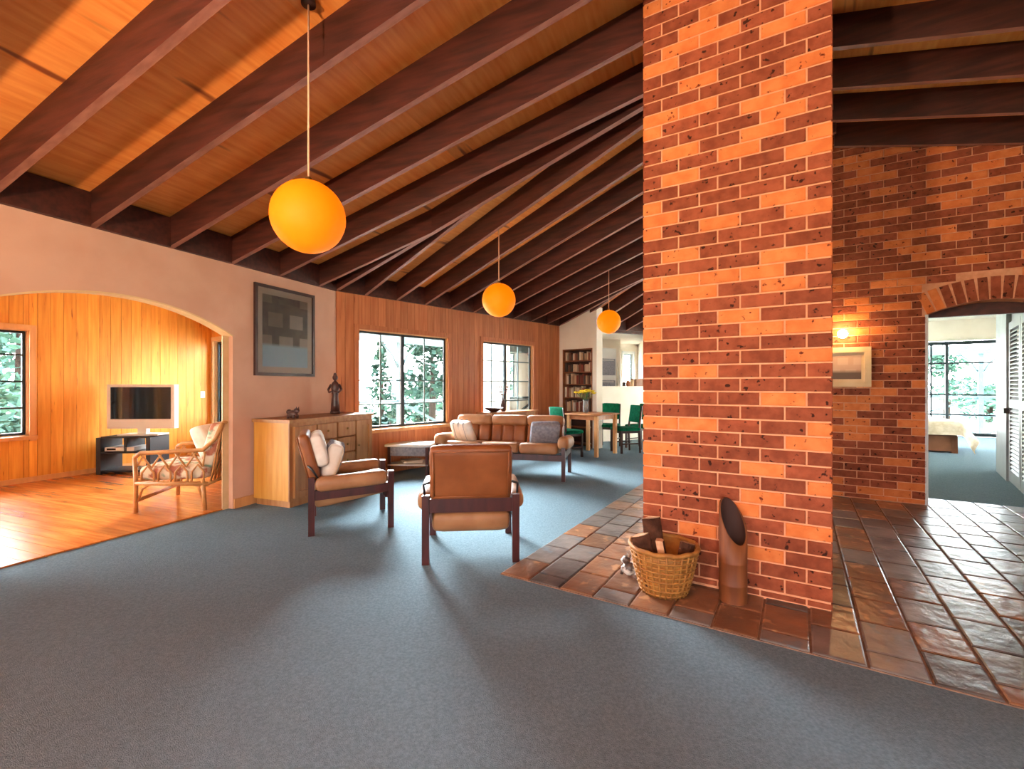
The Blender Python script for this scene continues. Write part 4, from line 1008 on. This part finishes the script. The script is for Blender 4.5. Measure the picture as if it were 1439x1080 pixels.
m = MB(); m.add([((R_ - .01) * math.cos(a), (R_ - .01) * math.sin(a), rim(a) - .002) for a in [i * 2 * math.pi / Nn for i in range(Nn)]] + [((R_ - .012) * math.cos(a), (R_ - .012) * math.sin(a), .02) for a in [i * 2 * math.pi / Nn for i in range(Nn)]],
    [(k, Nn + k, Nn + (k + 1) % Nn, (k + 1) % Nn) for k in range(Nn)] + [tuple(range(Nn, 2 * Nn))], True); m.build('inside', 'bamboo_inside', t)
fp = ground(884, 811)
t = thing('figurine', 'small black and white cat figurine on the slate beside the basket', 'figurine', P3(fp, .016), math.radians(60))
m = MB(); m.sphere((0, 0, .045), .042, 12, 8, (.85, 1.1, 1.1)); m.sphere((0, .02, .10), .03, 12, 8); m.sphere((0, .045, .094), .014, 8, 6)
for sx in (-1, 1): m.tube([(sx * .016, .015, .12), (sx * .02, .012, .145)], [.012, .002], 6); m.tube([(sx * .02, .035, .06), (sx * .02, .045, .008)], .011, 8)
m.build('body', 'ceramic_white', t); m = MB(); m.tube([(0, -.04, .02), (.03, -.06, .012), (.06, -.04, .012)], .009, 8); m.build('tail', 'ceramic_white', t)

# ------------------------------------------------------------------ sunroom furniture
tl, tr = ground(140, 668), ground(206, 667)
td = (tr - tl).normalized(); tn = Vector((-td.y, td.x)); tc_ = (tl + tr) / 2 + tn * .22
tv = thing('tv_stand', 'black open television stand in the sunroom corner', 'stand', P3(tc_, .013), math.atan2(td.y, td.x))
hw_ = (tr - tl).length / 2 + .02
for sx in (-1, 1): m = MB(); m.box(sx * hw_ - .03, sx * hw_ + .03, -.22, .2, 0, .53); m.build('side_panel', 'black', tv)
m = MB(); m.box(-.02, .02, -.18, .2, .32, .52); m.build('divider', 'black', tv)
for z in (.03, .30, .52): m = MB(); m.box(-hw_ + .03, hw_ - .03, -.21, .2, z, z + .025); m.build('shelf', 'black', tv)
dv = thing('media_player', 'flat silver player on the middle shelf of the television stand', 'player', P3(tc_ + td * -.08, .013 + .325), math.atan2(td.y, td.x))
m = MB(); m.box(-.2, .2, -.18, .12, .006, .06); m.build('case', 'silver', dv); m = MB(); m.box(-.17, -.05, -.183, -.18, .02, .045); m.build('display', 'screen', dv)
for sx in (-1, 1): m = MB(); m.lathe([(.015, 0), (.015, .008)], 8, (sx * .16, 0, 0)); m.build('foot', 'black', dv)
tvz = .013 + .545
lv, rv = Vector(((154 - CX) / F, 1)), Vector(((248 - CX) / F, 1)); tvp = tc_ - tn * .0
lp, rp_ = line_x(tvp, td, Vector((0, 0)), lv), line_x(tvp, td, Vector((0, 0)), rv); tw = (rp_ - lp).length
tt_ = thing('television', 'silver framed flat television on the black stand in the sunroom', 'television', P3((lp + rp_) / 2, tvz), math.atan2(td.y, td.x))
z0, z1 = .10, zat((lp + rp_) / 2, 540) - tvz
m = MB(); m.box(-tw/2, tw/2, -.05, .05, z0, z1); m.box(-tw/2 + .1, tw/2 - .1, .05, .12, z0 + .08, z1 - .1); m.build('casing', 'silver', tt_)
m = MB(); m.box(-tw/2 + .05, tw/2 - .05, -.053, -.05, z0 + .14, z1 - .04); m.build('screen', 'screen', tt_)
m = MB(); m.box(-tw/2 + .02, tw/2 - .02, -.056, -.05, z0 + .015, z0 + .115); m.build('speaker_bar', 'silver', tt_)
m = MB(); m.box(-.06, .06, -.03, .05, .02, .12); m.build('neck', 'silver', tt_)
m = MB(); m.box(-.28, .28, -.12, .14, 0, .02); m.build('base', 'silver', tt_)
r1, r2 = ground(191, 722), ground(288, 718)
rd = (r2 - r1).normalized(); rn = Vector((-rd.y, rd.x)); RL = (r2 - r1).length; RW_ = .78
ra = thing('rattan_armchair', 'rattan armchair with floral cushions in the sunroom by the arch', 'armchair', P3((r1 + r2) / 2 + rn * (RW_ / 2), .013), math.atan2(rd.y, rd.x))
# local: -X is the front (towards the television), -Y is the side towards the camera
hx = RL / 2; hy = RW_ / 2
def rt(nm, pts, r=.016): m = MB(); m.tube(pts, r, 8); return m.build(nm, 'rattan', ra)
for sy in (-1, 1):
    y = sy * hy
    rt('leg', [(-hx, y, 0), (-hx + .0, y, .30), (-hx - .01, y, .56)], .021); rt('leg', [(hx, y, 0), (hx - .02, y, .32)], .021)
    rt('arm', [(-hx - .01, y, .56), (-hx + .04, y, .60), (0, y, .61), (hx - .02, y, .62), (hx + .10, y, .74), (hx + .17, y, .90)], .022)
    rt('seat_rail', [(-hx, y, .30), (hx + .03, y, .27)], .024)
    for k in range(4):
        x0 = -hx + .03 + k * (RL - .02) / 4; w_ = (RL - .02) / 4
        rt('side_lattice', [(x0 + w_ * .12, y, .30), (x0 + w_ * .14, y, .40), (x0 + w_ * .5, y, .47), (x0 + w_ * .86, y, .40), (x0 + w_ * .88, y, .30)], .011)
    for k in range(5):
        x0 = -hx - .02 + k * (RL) / 4
        a, b = max(-hx, x0 - .10), min(hx, x0 + .10)
        rt('side_lattice', [(x0 if x0 > -hx else -hx, y, .45), (b, y, .60)], .010); rt('side_lattice', [(x0 if x0 < hx else hx, y, .45), (a, y, .60)], .010)
    rt('front_brace', [(-hx + .02, y, .12), (-hx + .06, y, .24), (-hx + .14, y, .29)], .011); rt('front_brace', [(hx - .02, y, .12), (hx - .06, y, .24), (hx - .14, y, .28)], .011)
for x, z in ((-hx, .30), (hx + .03, .27), (hx + .17, .90), (-hx + .0, .12)): rt('cross_rail', [(x, -hy, z), (x, hy, z)], .02)
for k in range(9):
    y = -hy + .05 + k * (RW_ - .1) / 8
    for s_ in (-1, 1):
        y2 = max(-hy, min(hy, y + s_ * .16)); rt('back_lattice', [(hx + .03, y, .28), (hx + .10, (y + y2) / 2, .60), (hx + .17, y2, .90)], .009)
mat('floral', '#d9c9ae', '#a86a54', rough=.95, scale=9, lo=.48, hi=.58, spots=(7, .58, '#7f9a80'), spec=.05)
m = MB(); m.soft((0, 0, .385), (RL + .02, RW_ - .08, .15), .06, 7, puff=.015); m.build('seat_cushion', 'floral', ra)
m = MB(); m.soft((hx + .03, 0, .66), (.15, RW_ - .1, .48), .06, 7, Matrix.Rotation(math.radians(14), 4, 'Y')); m.build('back_cushion', 'floral', ra)
rc = ra.location
def on_rat(x, y, z): return Vector((rc.x, rc.y, rc.z)) + Vector((rd.x * x + rn.x * y, rd.y * x + rn.y * y, z))
cushion('cream_cushion', 'plain cream cushion leaning on the back of the rattan armchair', on_rat(hx - .17, .08, .66), (math.radians(68), 0, math.atan2(rd.y, rd.x) + math.pi / 2), (.42, .38, .13), 'cushion_white')
# light switch on the sunroom wall
sw = onray(SO, dA, 284); t = thing('light_switch', 'small white light switch on the honey pine sunroom wall', 'switch', P3(sw + nA * .012, zat(sw, 554)), heading(-nA))
m = MB(); m.box(-.04, .04, -.008, .0, -.06, .06); m.build('plate', 'white_paint', t); m = MB(); m.box(-.012, .012, -.013, -.008, -.02, .02); m.build('rocker', 'white_paint', t)

# ------------------------------------------------------------------ bed
bp0 = ground(1346, 637); bd = dV
bed = thing('bed', 'low wooden bed with a pale draped cover seen through the brick arch', 'bed', P3(bp0 - dV * .95 + dU * .75), math.atan2(dV.y, dV.x))
m = MB(); m.box(-.95, .95, -.75, .75, .03, .33); m.build('bed_base', 'bed_side', bed)
m = MB(); m.box(.86, .951, -.752, -.66, 0, .33); m.build('corner_post', 'bed_side', bed)
m = MB(); m.soft((0, 0, .46), (2.0, 1.56, .24), .07, 6); m.build('mattress', 'cushion_white', bed)
m = MB(); nx, ny = 40, 30; vs_ = []; fs = []
for i in range(nx + 1):
    for j in range(ny + 1):
        x = -1.0 + 2.42 * i / nx; y = -1.06 + 2.12 * j / ny; z = .60
        if x > 1.02: z -= (x - 1.02) * .85; xx = 1.02 + (x - 1.02) * .45
        else: xx = x
        if abs(y) > .80: z -= (abs(y) - .80) * .95; yy = math.copysign(.80 + (abs(y) - .80) * .28, y)
        else: yy = y
        dr = max(0, abs(y) - .80) + max(0, x - 1.02)
        z += .008 * math.sin(x * 9) * math.cos(y * 7); yy += .05 * dr * math.sin(x * 16) ; xx += .08 * dr * math.sin(y * 14)
        vs_.append((xx, yy, z))
for i in range(nx):
    for j in range(ny): a = i * (ny + 1) + j; fs.append((a, a + 1, a + ny + 2, a + ny + 1))
m.add(vs_, fs, True); m.build('bed_cover', 'bed_cover', bed)

# ------------------------------------------------------------------ outdoors: verandah, ground, trees
gm = MB(); gm.add([(-150, -150, -.9), (150, -150, -.9), (150, 180, -.9), (-150, 180, -.9)], [(0, 1, 2, 3)])
tag(gm.build('ground', 'grass'), 'pale grassy ground outside the house', 'ground', kind='structure')
def verandah(P, d, n, s0, s1, label, posts, off=2.3, top=2.42):
    o = thing('verandah', label, 'verandah', (0, 0, 0))
    m = MB(); obox(m, P - n * off, d, s0, s1, -.1, .1, top - .24, top); m.build('beam', 'verandah_paint', o)
    m = MB(); obox(m, P - n * off, d, s0, s1, -.15, off - .16, -.25, -.12); m.build('deck', 'deck', o)
    for s in posts:
        m = MB(); obox(m, P - n * off, d, s - .055, s + .055, -.055, .055, -.9, top - .24); p = m.build('post', 'verandah_paint', o)
        for sg in (-1, 1):
            m = MB(); c = P - n * off + d * s; pts = [P3(c + d * sg * .06, top - .75), P3(c + d * sg * .18, top - .5), P3(c + d * sg * .42, top - .26)]; m.tube(pts, .025, 6); m.build('bracket', 'verandah_paint', p)
    for z in (.92, .40): m = MB(); obox(m, P - n * off, d, s0, s1, -.03, .03, z, z + .06); m.build('rail', 'verandah_paint', o)
    ps = sorted(posts)
    for a, b in zip(ps[:-1], ps[1:]):
        m = MB(); q0, q1 = P - n * off + d * (a + .06), P - n * off + d * (b - .06); m.beam(P3(q0, -.1), P3(q1, .9), .04, .05); m.build('brace', 'verandah_paint', o)
        m = MB(); m.beam(P3(q0, .9), P3(q1, -.1), .04, .05); m.build('brace', 'verandah_paint', o)
    c = P - n * off + d * ((s0 + s1) / 2); rebase(o, P3(c, -.25)); return o
pz = lambda px: son(C1 - nB * 2.3, dB, px)
verandah(C1, dB, nB, .35, 8.0, 'pale painted verandah with posts and rails outside the pine wall windows', [pz(562), pz(562) + 2.3, pz(562) + 4.6, pz(562) + 6.9])
pb = lambda px: son(UV(U_BACK + 2.3, 0), dV, px)
verandah(UV(U_BACK, 0), dV, -dU, -6, 8, 'pale painted verandah with posts and rails outside the bedroom doors', [pb(1378) - 2.8, pb(1378), pb(1378) + 2.8])
def tree(label, P, h, r, mt, conif=False, n=1400, zb=-.9):
    t = thing('garden_tree', label, 'tree', P3(P, zb), 0, 'trees outside the windows')
    m = MB(); m.tube([(0, 0, 0), (.05, 0, h * .4), (0, .03, h * .8)], [.06 * r + .05, .05 * r + .03, .02], 7); m.build('trunk', 'tree_bark', t)
    rg = random.Random(int(P.x * 100) + int(h * 10)); m = MB(); blobs = [(rg.uniform(-.55, .55), rg.uniform(-.55, .55), rg.uniform(.35, .9), rg.uniform(.3, .5)) for _ in range(9)]
    for i in range(n):
        if conif:
            z = rg.random() ** 1.2; q_ = (1 - z) * r * (.35 + .65 * rg.random()); a = rg.uniform(0, 6.283); c = Vector((q_ * math.cos(a), q_ * math.sin(a), h * (.12 + .88 * z)))
        else:
            b = rg.choice(blobs); a = rg.uniform(0, 6.283); u_ = rg.uniform(-1, 1); k = b[3] * rg.uniform(.75, 1.05)
            c = Vector((r * (b[0] + k * math.sqrt(1 - u_ * u_) * math.cos(a)), r * (b[1] + k * math.sqrt(1 - u_ * u_) * math.sin(a)), h * b[2] + r * k * u_ * .8))
        e = rg.uniform(.10, .2) * (.6 + .15 * r); d1 = Vector((rg.uniform(-1, 1), rg.uniform(-1, 1), rg.uniform(-.6, .6))).normalized(); d2 = d1.cross(Vector((rg.uniform(-1, 1), rg.uniform(-1, 1), 1))).normalized()
        m.add([c - d1 * e, c + d2 * e * .6, c + d1 * e, c - d2 * e * .6], [(0, 1, 2, 3)])
    m.build('foliage', mt, t)
def at(px, y): return Vector(((px - CX) / F * y, y))
tree('bushy tree filling the right sash of the wide window', at(606, 15), 4.4, 1.6, 'foliage')
tree('thin conifer in the left sash of the wide window', at(535, 15), 4.0, .8, 'foliage', True, 700)
tree('low round shrub under the wide window', at(548, 11.5), 1.6, 1.1, 'foliage')
tree('pale shrub outside the right end of the wide window', at(585, 20), 2.8, 1.8, 'foliage_pale')
tree('small tree behind the bedroom verandah rail', at(1330, 24), 4.2, 2.0, 'foliage_pale')
tree('low shrub below the bedroom verandah', at(1390, 27), 2.2, 2.2, 'foliage_pale')
for k in range(3): tree(['tall pale tree close outside the small sunroom window', 'leafy tree to the left outside the small sunroom window', 'shrub outside the small sunroom window'][k], [at(25, 10.5), at(-110, 11.5), at(-30, 8.2)][k], [5.0, 4.6, 2.6][k], [1.7, 1.6, 1.0][k], ['foliage_pale', 'foliage', 'foliage_pale'][k])
tree('pale tree outside the narrower window behind the sofa', at(695, 19), 4.6, 1.8, 'foliage_pale')
